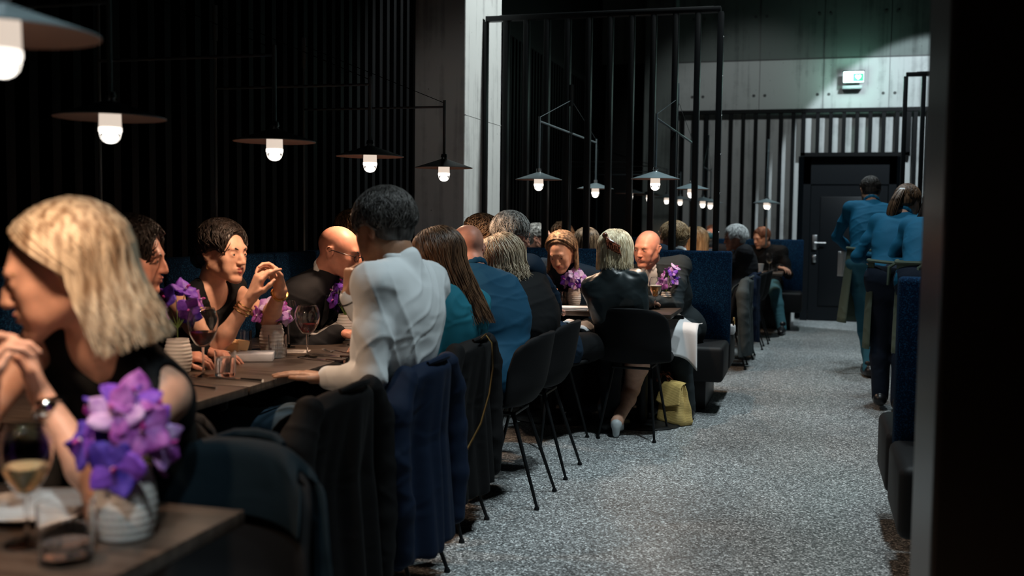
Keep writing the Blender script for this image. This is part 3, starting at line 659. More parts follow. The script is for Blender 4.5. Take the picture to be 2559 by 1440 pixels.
def hair(H, style, m, parent, length=.18, n=420, vol=.012, seed=1, part=.0, r=.0022, wave=.004, front=-.06, out=0.0, away=None, arc=108):
    """style: crop, short, long, swept ; one mesh: cap and locks"""
    r *= .72; n = int(n * 1.35); rs = np.random.RandomState(seed); s = H.s; C = V3(0, .018, .036); Rr = V3(.077, .096, .086) + V3(vol, vol, vol) * .6
    def surf(d, extra=0.): return C + d * (Rr + extra)[None, :] if d.ndim == 2 else C + d * (Rr + extra)
    S = SDF(); R = H.rot()
    S.ell(H(*C), Rr * s, R, .01)
    if style == 'long': S.ell(H(0, .055, -.02), (V3(.07, .058, .09) + vol * .5) * s, R, .03)
    else: S.ell(H(0, .060, -.015), V3(.058, .048, .055) * s, R, .03)
    fo = (V3(0, -.125, -.03), V3(.130, .168, .150)) if style == 'long' else (V3(0, -.125, .0), V3(.080, .084, .115))
    S.ell(H(*fo[0]), fo[1] * s, R, .005, True); S.ell(H(0, -.10, -.10), V3(.12, .085, .09) * s, R, .006, True)       # open the face
    if style != 'long':
        for sg in (-1, 1): S.ell(H(sg * .09, -.022, -.045), V3(.048, .058, .068) * s, R, .006, True)
        S.ell(H(0, .06, -.13), V3(.11, .12, .065) * s, R, .006, True)
    P, Q = S.mesh(.006 if s > .5 else .006)
    P = folds(P, Q, .0015, 120, seed)
    Ps = []
    if style in ('crop', 'short'):
        K = 6; d = rs.randn(n * 3, 3); d /= np.linalg.norm(d, axis=1)[:, None]
        q0 = C + d * Rr; ins = lambda c_, r_: (((q0 - V3(c_)) / V3(r_)) ** 2).sum(1) < 1
        ok = (d[:, 2] > -.5) & ~ins(fo[0], fo[1] * 1.02) & ~ins((.09, -.022, -.045), (.050, .060, .070)) & ~ins((-.09, -.022, -.045), (.050, .060, .070)) & ~ins((0, -.10, -.10), (.12, .085, .09))
        d = d[ok][:n]; cr = nrm(V3(part, .35, .9))
        tang = d * (d @ cr)[:, None] - cr; tang = -tang + d * 0; tang = tang - d * (tang * d).sum(1)[:, None]
        tang += rs.randn(*tang.shape) * .35 + V3(part * 1.5, -.55 if front else 0, 0) * (d[:, 2:3] > .45); tang /= (np.linalg.norm(tang, axis=1)[:, None] + 1e-9)
        # away from the crown
        p0 = C + d * Rr
        for k in range(K):
            q = k / (K - 1); e = d * (1 + .10 * q * (1 - .5 * q)) + tang * q * length / .09; e /= np.linalg.norm(e, axis=1)[:, None]; Ps.append(C + e * (Rr + (.002 + .010 * math.sin(q * 2.2)) * (vol / .012)))
        A = np.stack(Ps, 1)
    elif style == 'long':
        K = 16; ph = (rs.rand(n) * 2 - 1); ph = np.sign(ph) * np.abs(ph) ** .85 * math.radians(arc); lay = rs.rand(n)
        A = np.zeros((n, K, 3)); px = part + rs.randn(n) * .006
        aq = np.clip(np.abs(ph) / math.radians(arc), 0, 1); lo_ = front * (.25 + .75 * aq ** 2); yst = lo_ + (.07 - .05 * aq ** 2 - lo_) * rs.rand(n) ** (1 + aq)
        for i in range(n):
            st = nrm(V3(px[i] / .09, (yst[i] - .018) / .1, 1.0)); en = nrm(V3(math.sin(ph[i]), math.cos(ph[i]), -.30)); 
            if px[i] * 0 + (en[0]) * 1 == 0: pass
            om = math.acos(max(-1, min(1, st @ en))); ex = vol * (.3 + .7 * lay[i]); L = length * (.72 + .36 * rs.rand()); kk = 8
            for k in range(kk):
                q = k / (kk - 1); v = (math.sin((1 - q) * om) * st + math.sin(q * om) * en) / math.sin(om); A[i, k] = C + v * (Rr + ex * (.05 + .95 * q ** .7) + (.006 * lay[i]) * min(1, q * 3))
            e0 = A[i, kk - 1].copy(); w0 = rs.rand() * 6; od = V3(en[0], en[1], 0)
            for k in range(kk, K):
                q = (k - kk + 1) / (K - kk); A[i, k] = e0 + V3(0, 0, -L * q) + od * (out * q * q * .06 - .010 * math.sin(q * 3.1) * 0) + V3(math.sin(w0 + q * 7), math.cos(w0 * 1.7 + q * 6), 0) * wave * q
    W_ = (H.o + s * (A[..., 0:1] * H.l - A[..., 1:2] * H.f + A[..., 2:3] * H.u))
    if style == 'long':                               # below the head the locks hang plumb
        e0 = W_[:, 7:8]; L = np.linspace(0, 1, 9)[None, 1:, None]; ln = (A[:, 7, 2] - A[:, -1, 2])[:, None, None]
        off = (A[:, 8:] - A[:, 7:8]); off[..., 2] = 0
        W_[:, 8:] = e0 + V3(0, 0, -1) * L * ln * s + s * (off[..., 0:1] * H.l - off[..., 1:2] * H.f) * 1.0
        if away is not None: W_[:, 8:] += V3(away) * (L ** 1.2) * ln
    V2, Q2 = strands(name_ if False else 'h', W_, r * s, m, parent)
    return quadmesh('hair', np.concatenate([P, V2]), np.concatenate([Q, Q2 + len(P)]), m, parent)

def eyes(t, H, lookyaw=0, brow='dark', lips='n', mouth=0.0, brows=True, h=.0028):
    s = H.s
    for sg in (-1, 1):
        a = math.radians(lookyaw); c = (sg * .031, -.0738, .0025); m = MB(); m.ball(H(*c), .0126 * s, 12, 0)
        d = (math.sin(a), -math.cos(a), -.05)
        m.ball(H(c[0] + d[0] * .0066, c[1] + d[1] * .0066, c[2] + d[2] * .007), .0072 * s, 8, 1)
        multi('eye', m, [M['eyewhite'], M['iris']], t)
        if brows:
            b = MB().tube([H(sg * .012, -.0905, .0215), H(sg * .028, -.0895, .0275), H(sg * .040, -.082, .0275), H(sg * .050, -.070, .021)], [.003 * s, .0042 * s, .0034 * s, .0012 * s], 6)
            b.build('eyebrow', HM[brow], t)
    L = SDF()
    L.chain([H(-.022, -.0868, -.0552), H(-.008, -.0945, -.0525), H(0, -.0945, -.0533), H(.008, -.0945, -.0525), H(.022, -.0868, -.0552)], [.002 * s, .0046 * s, .0042 * s, .0046 * s, .002 * s], .002 * s)
    L.chain([H(-.020, -.0868, -.0606 - mouth), H(0, -.0925, -.0645 - mouth), H(.020, -.0868, -.0606 - mouth)], [.0022 * s, .0060 * s, .0022 * s], .002 * s)
    L.chain([H(-.019, -.094, -.0577), H(0, -.102, -.0577), H(.019, -.094, -.0577)], [.0010 * s, (.0018 + mouth) * s, .0010 * s], .001 * s, sub=True)
    P, Q = L.mesh(h * .9); quadmesh('lips', P, Q, LIP[lips], t)
def glasses(t, H, m=None, rimless=False):
    s = H.s; m = m or M['frame']; mb = MB()
    for sg in (-1, 1):
        pts = [H(sg * .033 + .0235 * math.cos(a) * (1), -.097 + .006 * abs(math.cos(a)) * (1 if math.cos(a) * sg > 0 else .2), .001 + .0175 * math.sin(a)) for a in [2 * math.pi * k / 20 for k in range(21)]]
        mb.tube(pts, .0014 * s, 6)
        mb.tube([H(sg * .0565, -.090, .006), H(sg * .076, -.075, .010), H(sg * .080, .01, .012), H(sg * .080, .030, -.006)], .0016 * s, 6)
    mb.tube([H(-.0095, -.097, .004), H(0, -.102, .007), H(.0095, -.097, .004)], .0014 * s, 6)
    mb.build('spectacles', m, t)

def person(label, pel, head, fyaw, byaw, hands=(None, None), male=True, sk='fair', top=None, topm='black', legs='trousers', legm='black', h=.007, pitch=0, roll=0, hs=1.0, sleeves='long',
           elbow=(None, None), feet=None, seated=True, neckopen=0.0, collar=None, collarm='white', fold=.003, cut=None, fine=True, legsdf=True, sh=None, hem=.0, shoes='black', bulk=1.0, hipf=None, opening=None, hd=None, twist=None, foldscale=32):
    """pel: pelvis x,y,z ; head: centre of the head ; byaw: way the chest faces ; hands: dicts(pos, dir, n, curl...)"""
    pel = V3(pel); hdp = V3(head); root = empty('person', (pel[0], pel[1], 0), 0, label, 'person'); O = V3(pel[0], pel[1], 0)
    pel = pel - O; hdp = hdp - O
    H = Fr(hdp, fyaw, pitch, roll, hs); B = Fr(pel, byaw)
    bf, bl = B.f, B.l; sc = bulk
    neck0 = H(0, .035, -.075); base = neck0 + (pel - neck0) * 0 + V3(0, 0, -.075) * 1 - bf * .035 * 1
    T = nrm(base - pel); Lt = np.linalg.norm(base - pel); fr = nrm(bf - T * (bf @ T)); lt = np.cross(T, fr) * 1.0
    if lt @ bl < 0: lt = -lt
    bow = -fr * .035 * (1 if seated else .2)          # rounded back
    w = (sh or (.185 if male else .162)) * sc
    tw = Fr(pel, twist) if twist is not None else None
    slt = nrm(lt if tw is None else tw.l - T * (tw.l @ T)); sfr = nrm(np.cross(slt, T)); sfr = sfr if sfr @ fr > 0 else -sfr
    spine = lambda q: pel + T * Lt * q + bow * math.sin(math.pi * min(1, q)) * 1.3
    sh_l = [spine(.93) + slt * w + sfr * .0, spine(.93) - slt * w + sfr * .0]       # left, right
    ua, fa = (.295, .265) if male else (.275, .245)
    arms = []
    for i in (0, 1):
        hd_ = hands[i]
        if hd_ is None: hd_ = dict(pos=O + pel + lt * (.16 if i == 0 else -.16) + fr * .30 + V3(0, 0, .10), dir=fr, n=V3(0, 0, -1), curl=.3)
        hd_ = dict(hd_); tgt = V3(hd_['pos']) - O; S0 = sh_l[i].copy()
        gap = np.linalg.norm(tgt - S0) - (ua + fa) * .985
        if gap > 0: S0 = S0 + nrm(tgt - S0) * min(gap, .06)
        pole = elbow[i] if elbow[i] is not None else (V3(0, 0, -1) + lt * (.5 if i == 0 else -.5) - fr * .2)
        E_, Wp = ik(S0, tgt, pole, ua, fa); hd_['pos'] = Wp; arms.append((S0, E_, Wp, hd_))
    # ---- body: one continuous surface
    S = SDF(); g = .0 if top is None else -.006
    def torso(S, g, k=.05, shoulder=True):
        S.cone(pel - lt * .07 * sc, pel + lt * .07 * sc, .112 * sc + g, .112 * sc + g, k, (fr, .84))
        S.cone(spine(.12) - lt * .03, spine(.4) - lt * .03, .108 * sc + g, .098 * sc + g, k, (fr, .86)); S.cone(spine(.12) + lt * .03, spine(.4) + lt * .03, .108 * sc + g, .098 * sc + g, k, (fr, .86))
        S.cone(spine(.55) - slt * .065 * sc, spine(.55) + slt * .065 * sc, .108 * sc + g, .108 * sc + g, k, (sfr, .92))
        S.cone(spine(.76) - slt * .075 * sc, spine(.76) + slt * .075 * sc, .105 * sc + g, .105 * sc + g, k, (sfr, .95))
        for i in (0, 1):
            S.cone(spine(.90) + slt * (.05 if i == 0 else -.05), arms[i][0], .075 * sc + g, .057 * sc + g, .04)
            S.cone(spine(1.0) + (slt if i == 0 else -slt) * .02, arms[i][0] + T * .012, .045 + g, .040 * sc + g, .04)
        if not male:
            for q in (-1, 1): S.ell(spine(.66) + slt * q * .062 + sfr * .085, (.058, .05, .058), None, .03)
    torso(S, g)
    S.chain([spine(.97), neck0 + T * 0 - H.f * .005, H(0, .03, -.03)], [.060 if male else .050, .054 * (1 if male else .86) , .052 if male else .044], .03)
    head_sdf(S, H, male, True, fine)
    aw = 1.0 if male else .84
    if not seated: S.cone(spine(.1) - lt * .05, spine(.6) - lt * .05, .10 * sc, .095 * sc, .04, (fr, .9)); S.cone(spine(.1) + lt * .05, spine(.6) + lt * .05, .10 * sc, .095 * sc, .04, (fr, .9))
    for i in (0, 1):
        S0, E_, Wp, hd_ = arms[i]; dm = nrm(E_ - S0); q = .0 if sleeves == 'none' or (hd_.get('bare')) else -.006
        cv = .86 if (top and sleeves == 'long') else 1.0; S.chain([S0, S0 + (E_ - S0) * .4, E_], [.048 * aw * sc * cv, .045 * aw * sc * cv, .037 * aw * cv], .02); S.chain([E_, E_ + (Wp - E_) * .3, Wp], [.037 * aw * cv, .040 * aw * cv, .0255 * aw], .02)
        if sleeves == 'none': S.ell(S0 + (slt if i == 0 else -slt) * .004, (.054 * aw, .054 * aw, .052 * aw), None, .03)
        hd_n = hd_.get('n', V3(0, 0, -1)); dd = hd_.get('dir', Wp - E_)
        # thumb side: left hand palm n, fingers d -> thumb along cross(n,d)*(-1 for left)
        hand_sdf(S, Wp, dd, hd_n, hd_.get('side', -1 if i == 0 else 1), hd_.get('curl', .3), hd_.get('spread', .10), hd_.get('sc', 1.0 if male else .92), hd_.get('thumb', .6), hd_.get('fc'), .006 if h < .005 else .004)
    hipo = .09 * sc
    # legs
    knees = []; ank = []; fh = nrm(V3(bf[0], bf[1], 0)); lh = nrm(V3(lt[0], lt[1], 0))
    for i, sg in ((0, 1), (1, -1)):
        hip = pel + lt * sg * hipo + V3(0, 0, -.01)
        if feet is not None and feet[i] is not None:
            ft = V3(feet[i]) - O; A_ = ft + V3(0, 0, .085); kp = (hipf if hipf is not None else fh * 1.0 + V3(0, 0, .6)) if seated else fh
            K_, A_ = ik(hip, A_, kp, .43 if male else .40, .42 if male else .39)
        else:
            K_ = hip + fh * .42 + lh * sg * .05 - V3(0, 0, .01); A_ = K_ + fh * .02 - V3(0, 0, K_[2] - .085)
        knees.append((hip, K_, A_))
    if legs == 'bare' or legs == 'skirt':
        for hip, K_, A_ in knees:
            S.chain([hip, (hip + K_) / 2, K_], [.082, .070, .052], .03); S.chain([K_, K_ + (A_ - K_) * .3, A_], [.050, .052, .032], .02)
            S.chain([A_, A_ + fr * .05 - V3(0, 0, .03), A_ + fr * .14 - V3(0, 0, .055)], [.033, .028, .020], .02)
    P, Q = S.mesh(h); quadmesh('body', P, Q, SK[sk], root, 1 if h > .0045 else 1)
    # ---- clothes
    if top:
        S = SDF(); g = {'shirt': .010, 'jacket': .020, 'dress': .006, 'knit': .014}[top]; torso(S, g)
        S.cone(pel - lt * .07, pel + lt * .07, .114 * sc + g, .114 * sc + g, .05, (fr, .9))
        if not seated: S.cone(spine(.05) - lt * .06, spine(.62) - lt * .065, .112 * sc, .108 * sc, .04, (fr, .92)); S.cone(spine(.05) + lt * .06, spine(.62) + lt * .065, .112 * sc, .108 * sc, .04, (fr, .92))
        if hem: S.cone(pel - lt * .07 - T * hem, pel + lt * .07 - T * hem, .118 * sc + g, .118 * sc + g, .06, (fr, .9))
        al = {'long': 1.0, 'short': .0, 'none': -1, 'threeq': .55}[sleeves]
        for i in (0, 1):
            S0, E_, Wp, _h = arms[i]
            if al >= 0:
                rr = (.053 + g * .55) * sc * (1 if male else .9)
                if al == 0:
                    S.chain([S0, S0 + (E_ - S0) * .78], [rr, rr * .95], .03)
                else:
                    S.chain([S0, S0 + (E_ - S0) * .5, E_], [rr, rr * .88, rr * .78], .03)
                    q = E_ + (Wp - E_) * al * .96; S.chain([E_, E_ + (Wp - E_) * al * .5, q], [rr * .78, rr * .70, (.036 + g * .4)], .02)
                    S.cone(q, q + nrm(Wp - E_) * .02, .0 + .026, .02, .004, sub=True)
        if top in ('shirt', 'jacket'):
            S.chain([spine(1.0), spine(1.0) + T * .035 - H.f * 0], [.063 * sc, .058], .02)
        if sleeves == 'none':
            for i, sg in ((0, 1), (1, -1)): S.ell(arms[i][0] + slt * sg * .035, (.055, .055, .085), None, .012, True)
            S.ell(spine(1.06) + sfr * .06, (.075, .075, .10), None, .015, True)
        if opening is not None:                       # V of a jacket, an open collar
            S.cone(spine(1.08) + sfr * .10, spine(.62) + sfr * .17, opening, .012, .01, sub=True)
        elif top in ('shirt', 'dress', 'knit'): S.ell(neck0 + fr * .05 + V3(0, 0, .0), (.055, .055, .07), None, .015, True)
        if cut: cut(S, spine, sfr, slt)
        P, Q = S.mesh(max(h * 1.25, .0065)); P = folds(P, Q, fold, foldscale, int(abs(hdp[2]) * 1000) % 97, (1, 1, 1.2))
        if seated: P[:, 2] = np.where(P[:, 2] < .462, .462 + (P[:, 2] - .462) * .02, P[:, 2])
        quadmesh({'shirt': 'shirt', 'jacket': 'jacket', 'dress': 'dress_bodice', 'knit': 'sweater'}[top], P, Q, CM[topm], root, 1)
        if opening is not None and collar:
            S = SDF(); torso(S, .013); S.cone(pel, pel - lt * .001, .01, .01, .05, None, True)
            S.ell(spine(1.1) - sfr * .0 + T * .10, (.2, .2, .12), None, .01, True)
            for i in (0, 1): S.ell(arms[i][0], (.12, .12, .12), None, .02, True)
            P, Q = S.mesh(.009); quadmesh('shirt_front', P, Q, CM[collarm], root, 1)
        if collar:                                    # band round the neck with two points
            nb = spine(1.0) + T * .030; ncol = []
            S = SDF(); cc = (neck0 + nb) / 2; ax = nrm(neck0 - nb); rr = .060 if male else .052
            for k in range(13):
                a = math.radians(-150 + 25 * k); ncol.append(cc + (-fr * math.cos(a) + lt * math.sin(a)) * rr + ax * (-.012 + .022 * math.cos(a)))
            S.chain(ncol, [.010] * 13, .006, (nrm(ax), 1.0))
            for k in range(12): S.cone(ncol[k] + ax * .014, ncol[k + 1] + ax * .014, .008, .008, .012)
            for e_, sg in ((ncol[0], -1), (ncol[-1], 1)): S.cone(e_, e_ + fr * .012 - ax * .045 + lt * sg * .018 * (1 if e_ is ncol[-1] else 1), .010, .006, .008)
            P, Q = S.mesh(.0055); quadmesh('collar', P, Q, CM[collarm], root, 1)
    if top == 'jacket' and opening is not None:
        for sg in (-1, 1):
            S = SDF(); S.chain([spine(a_) + slt * sg * l_ + sfr * f_ for a_, l_, f_ in ((1.0, .072, .070), (.90, .066, .112), (.78, .048, .138), (.62, .012, .142))], [.015, .021, .024, .008], .01, (sfr, .35)); P, Q = S.mesh(.006); quadmesh('lapel', P, Q, CM[topm], root, 1)
    if legs in ('trousers', 'skirt') and legsdf:
        S = SDF(); S.cone(pel - lt * .075, pel + lt * .075, .128 * sc, .128 * sc, .05, (fr, .92)); S.cone(pel, spine(.15), .13 * sc, .122 * sc, .05, (fr, .85))
        if legs == 'trousers':
            for hip, K_, A_ in knees:
                S.chain([hip, (hip + K_) / 2, K_], [.098, .084, .068], .04); S.chain([K_, K_ + (A_ - K_) * .35, A_ + V3(0, 0, -.02)], [.068, .066, .052], .03)
        else:
            a, b = knees[0], knees[1]
            S.cone(a[0], a[1], .10, .075, .05); S.cone(b[0], b[1], .10, .075, .05); S.cone((a[0] + b[0]) / 2, (a[1] + b[1]) / 2, .11, .085, .05)
            q0 = a[1] * .5 + a[2] * .5; q1 = b[1] * .5 + b[2] * .5
            for z_ in (.12, .28): S.cone(a[1] * (1 - z_) + a[2] * z_, b[1] * (1 - z_) + b[2] * z_, .078, .078, .06)
        P, Q = S.mesh(max(h * 1.4, .009)); P = folds(P, Q, .003, 24, 5, (1, 1, .8))
        if seated:
            nr_ = np.hypot(P[:, 0] - pel[0] , P[:, 1] - pel[1]) < .27; P[:, 2] = np.where(nr_ & (P[:, 2] < .458), .458 + (P[:, 2] - .458) * .02, P[:, 2])
        quadmesh('trousers' if legs == 'trousers' else 'skirt', P, Q, CM[legm], root, 1)
        if shoes:
            for hip, K_, A_ in knees:
                S = SDF(); f0 = nrm(V3(fr[0], fr[1], 0)); z0 = A_ * V3(1, 1, 0)
                if shoes == 'heels':
                    c = z0 + V3(0, 0, A_[2] - .085)
                    S.chain([c + V3(0, 0, .075) - f0 * .02, c + V3(0, 0, .055) + f0 * .06, c + V3(0, 0, .022) + f0 * .15], [.034, .030, .026], .02)
                    S.cone(c + V3(0, 0, .06) - f0 * .03, c + V3(0, 0, .020) - f0 * .03, .026, .020, .006)
                    S.ell(c + V3(0, 0, .115) + f0 * .03, (.045, .045, .040), None, .01, True)
                    P, Q = S.mesh(.005); quadmesh('shoe', P, Q, M['whiteshoe'], root, 1)
                else:
                    b0 = z0 + V3(0, 0, A_[2] - .085)
                    S.chain([b0 + V3(0, 0, .05) - f0 * .04, b0 + V3(0, 0, .042) + f0 * .06, b0 + V3(0, 0, .032) + f0 * .17], [.044, .042, .032], .02); S.cone(b0 + V3(0, 0, .05), b0 + V3(0, 0, .11), .044, .046, .02)
                    P, Q = S.mesh(.007); P[:, 2] = np.maximum(P[:, 2], b0[2] + .001); quadmesh('shoe', P, Q, M['blackshoe'], root, 1)
    return root, H, dict(arms=arms, spine=spine, fr=fr, lt=lt, T=T, pel=pel, O=O, knees=knees, slt=slt, sfr=sfr)
def wristband(t, a, b, q, r, m, name, w=.006, n=1, gap=.012):
    a, b = V3(a), V3(b); d = nrm(b - a); mb = MB(); u = nrm(np.cross(d, V3(0, 0, 1))); v = np.cross(d, u)
    for k in range(n):
        c = a + (b - a) * q + d * gap * k; tl = .15 * math.sin(k * 2.1)
        mb.tube([c + (u * math.cos(x) + v * math.sin(x)) * r + d * tl * r * math.cos(x) for x in [2 * math.pi * j / 20 for j in range(21)]], w, 6)
    return mb.build(name, m, t)

# ------------------------------------------------------------------ the people
UP = V3(0, 0, 1); DN = -UP
def aim(a): return V3(math.cos(math.radians(a)), math.sin(math.radians(a)), 0)
def P_(px, py, z): return V3(PX(px, py, z))
# 1 blonde woman in the foreground
hl = dict(pos=P_(100, 985, 1.93), dir=V3(-.25, -.05, 1), n=V3(-.75, -.6, 0), curl=.55, spread=.05, fc=[.45, .6, .75, .85])
hr = dict(pos=P_(-35, 1010, 1.80), dir=V3(.1, .1, 1), n=V3(.75, .6, .1), curl=.7)
R1, H1, I1 = person('blonde woman in a sleeveless black dress, nearest and blurred, hands clasped by her chin', (-1.60, 2.12, .54), P_(152, 688, 2.03), 213, 266, (hl, hr), False, 'fair', 'dress', 'black', h=.0042, pitch=-14, hs=1.02,
    sh=.15, sleeves='none', elbow=(V3(1.0, -.1, -1), V3(-.5, -.5, -1)), shoes=None, fold=.002, legsdf=True)
hair(H1, 'long', HM['blonde'], R1, .145, 1500, .020, 2, part=.012, r=.0022, wave=.005, front=-.075, out=.1, away=(.40, .12, 0), arc=91)
eyes(R1, H1, -5, 'sandy', 'n'); W1 = I1['arms'][0]
mb = MB(); wa, wb = W1[1], W1[2]; dd = nrm(wb - wa); c = wa + (wb - wa) * .88
wristband(R1, wa, wb, .86, .0265, M['silver'], 'watch_strap', .0065)
u = nrm(np.cross(dd, V3(0, 0, 1))); o = MB().ball(c + V3(.5, -.8, .1) * .026, (.019, .019, .019), 12).build('watch_face', M['silver'], R1)
# 2 dark haired woman in profile
h2 = dict(pos=V3(-2.16, 3.40, .765), dir=V3(1, .3, -.1), n=V3(0, 0, -1), curl=.3); h2b = dict(pos=V3(-2.17, 3.24, .765), dir=V3(.9, .5, .0), n=V3(0, .3, -1), curl=.5)
R2, H2, I2 = person('short dark-haired woman in profile smiling right, mostly behind the blonde foreground woman', (-2.45, 3.02, .52), P_(335, 648, 3.5), 22, 5, (h2, h2b), False, 'pink', 'shirt', 'black', h=.006, pitch=-6)
hair(H2, 'crop', HM['dark'], R2, .06, 700, .020, 3, r=.003); eyes(R2, H2, 0, 'dark')
for i in (0, 1): wristband(R2, I2['arms'][i][1], I2['arms'][i][2], .86, .027, M['silver'], 'pearl_bracelet', .005, 2)
# 3 woman with clasped hands
h3r = dict(pos=P_(628, 742, 3.94), dir=V3(.42, .1, 1), n=V3(.55, .75, -.1), curl=.62, fc=[.35, .6, .7, .75], sc=.95)
h3l = dict(pos=P_(702, 728, 4.02), dir=V3(-.45, .0, 1), n=V3(-.55, -.75, 0), curl=.8, fc=[.6, .75, .85, .85], sc=.95)
R3, H3, I3 = person('dark-haired woman in a sleeveless black dress, elbows on the table and fingers interlaced, talking', (-2.44, 3.80, .50), P_(558, 634, 4.16), -12, -6, (h3l, h3r), False, 'fair', 'dress', 'black', h=.0048, pitch=-3, sleeves='none',
    elbow=(V3(.3, .3, -1), V3(.35, -.45, -1)), shoes=None)
hair(H3, 'short', HM['dark'], R3, .07, 900, .014, 4, part=.25, r=.0028); eyes(R3, H3, 8, 'dark', 'r', .002)
S = SDF(); S.ell(H3(.0, .115, -.02), (.045, .045, .05), None, .01); S.chain([H3(.03, .10, -.02), H3(.035, .10, -.10), H3(.03, .09, -.16)], [.03, .028, .012], .02); P, Q = S.mesh(.006); quadmesh('hair_knot', folds(P, Q, .002, 110, 3), Q, HM['dark'], R3)
MB().tube([H3(-.079, .005, -.042) + V3(0, 0, 0) + V3(.004 * math.cos(a), 0, .011 * math.sin(a) - .008) for a in [k * math.pi / 6 for k in range(13)]], .0018, 6).build('earring', M['gold'], R3)
wristband(R3, I3['arms'][1][1], I3['arms'][1][2], .72, .031, M['gold'], 'gold_bracelet', .0028, 4, .009); wristband(R3, I3['arms'][0][1], I3['arms'][0][2], .90, .029, M['gold'], 'gold_watch', .006)
# 4 bald man with glasses
h4 = dict(pos=V3(-1.98, 4.33, .77), dir=V3(1, -.2, 0), n=DN, curl=.4); h4b = dict(pos=V3(-1.98, 4.18, .765), dir=V3(1, .3, 0), n=DN, curl=.4)
R4, H4, I4 = person('bald man with black glasses in a dark jacket, leaning over the table towards the right', (-2.46, 4.45, .53), P_(850, 632, 4.72), 4, -4, (h4, h4b), True, 'pink', 'jacket', 'charcoal', h=.0058, pitch=-14, collar=True, opening=.05, fold=.0035)
glasses(R4, H4); eyes(R4, H4, 0, 'darkgrey')
# behind 4
R, H, I = person('person with light hair, just showing over the bald man in glasses', (-2.44, 5.15, .52), P_(888, 588, 5.5), -20, -5, male=False, sk='fair', top='shirt', topm='black', h=.008, fine=False)
hair(H, 'short', HM['sandy'], R, .05, 300, .012, 5, r=.004)
# 5 man in the white shirt
h5l = dict(pos=P_(818, 945, 3.52), dir=V3(-.9, -.15, .12), n=DN, curl=.10, spread=.16, thumb=.1)
h5r = dict(pos=P_(872, 738, 3.56), dir=V3(.05, .05, 1), n=V3(.5, .6, .1), curl=.95, fc=[.9, 1., 1., 1.])
R5, H5, I5 = person('man in a white shirt with dark grey hair, seen from behind, fist at his mouth', (-1.46, 3.27, .55), P_(956, 575, 3.55), 160, 172, (h5l, h5r), True, 'olive', 'shirt', 'white', h=.0050, pitch=-12, hs=1.02, bulk=1.04,
    elbow=(V3(.45, -.35, -1), V3(.2, .2, -1)), collar=True, collarm='white', fold=.0035, legm='bluegrey')
hair(H5, 'short', HM['darkgrey'], R5, .055, 1500, .016, 6, r=.0026); eyes(R5, H5, 0, 'darkgrey')
wristband(R5, I5['arms'][1][1], I5['arms'][1][2], .93, .032, M['black'], 'black_watch', .008)
# 6 long haired woman in teal
h6 = dict(pos=V3(-1.66, 3.86, .76), dir=V3(-1, .3, 0), n=DN, curl=.4)
R6, H6, I6 = person('woman with long straight brown hair in a short-sleeved teal top, between two men', (-1.53, 4.02, .54), P_(1088, 650, 4.32), 165, 165, (h6, None), False, 'fair', 'shirt', 'teal', h=.006, pitch=-8, sleeves='short', fold=.004,
    elbow=(V3(1.6, -.5, -.9), None), bulk=1.05)
hair(H6, 'long', HM['brown'], R6, .26, 1000, .016, 7, part=0, r=.0028, wave=.005, front=-.05, away=(.42, .12, 0)); eyes(R6, H6)
# 7 bald man in blue suit
h7 = dict(pos=V3(-1.95, 4.85, .77), dir=V3(-1, .1, 0), n=DN, curl=.4); h7b = dict(pos=V3(-1.9, 5.1, .77), dir=V3(-1, .1, 0), n=DN, curl=.4)
R7, H7, I7 = person('bald man in a petrol blue suit seen from behind, bent forward over the table', (-1.34, 4.55, .56), P_(1166, 625, 5.0), 135, 150, (h7, h7b), True, 'pink', 'jacket', 'blue', h=.006, pitch=-16, collar=True, collarm='blue', fold=.0035, bulk=1.06)
# 8 blonde woman in black
h8 = dict(pos=V3(-1.88, 5.3, .77), dir=V3(-1, .1, 0), n=DN, curl=.4)
R8, H8, I8 = person('woman with wavy blonde bob and black jacket, back turned, next to the blue suit', (-1.34, 5.10, .55), P_(1248, 655, 5.35), 150, 155, (h8, None), False, 'fair', 'jacket', 'black', h=.0065, pitch=-10, fold=.004, bulk=1.04)
hair(H8, 'long', HM['blonde'], R8, .115, 900, .026, 8, part=.02, r=.003, wave=.018, front=-.06, out=.25)
# 9 grey haired man
h9 = dict(pos=V3(-1.50, 6.33, .77), dir=V3(.2, 1, 0), n=DN, curl=.5); h9b = dict(pos=P_(1385, 775, 6.05), dir=V3(-.3, .9, -.1), n=DN, curl=.5)
R9, H9, I9 = person('grey-haired man with glasses in a navy suit, elbow out, turned to the reading woman', (-1.43, 5.80, .54), P_(1280, 592, 5.72), 42, 66, (h9, h9b), True, 'pink', 'jacket', 'navy', h=.006, pitch=-10, collar=True, fold=.004,
    elbow=(None, V3(1, -.1, -.75)), bulk=1.04)
hair(H9, 'short', HM['grey'], R9, .045, 1100, .014, 9, r=.003); glasses(R9, H9); eyes(R9, H9, 0, 'grey')
V = []; Fc = []
for j in range(13):
    for i in range(17): V.append((-1.50 + .27 * i / 16 + .05 * j / 12, 5.93 + .26 * j / 12, .668 + .010 * math.sin(i * .9 + j * .4) - .05 * abs(i / 8 - 1) ** 2.5 + .006 * math.sin(j * 1.1)))
for j in range(12):
    for i in range(16): Fc.append((j * 17 + i, j * 17 + i + 1, (j + 1) * 17 + i + 1, (j + 1) * 17 + i))
o = pydata('lap_napkin', V, Fc, M['linen']); o.modifiers.new('s', 'SOLIDIFY').thickness = .005; tag(o, 'white napkin on the lap of the grey-haired man in navy', 'napkin')
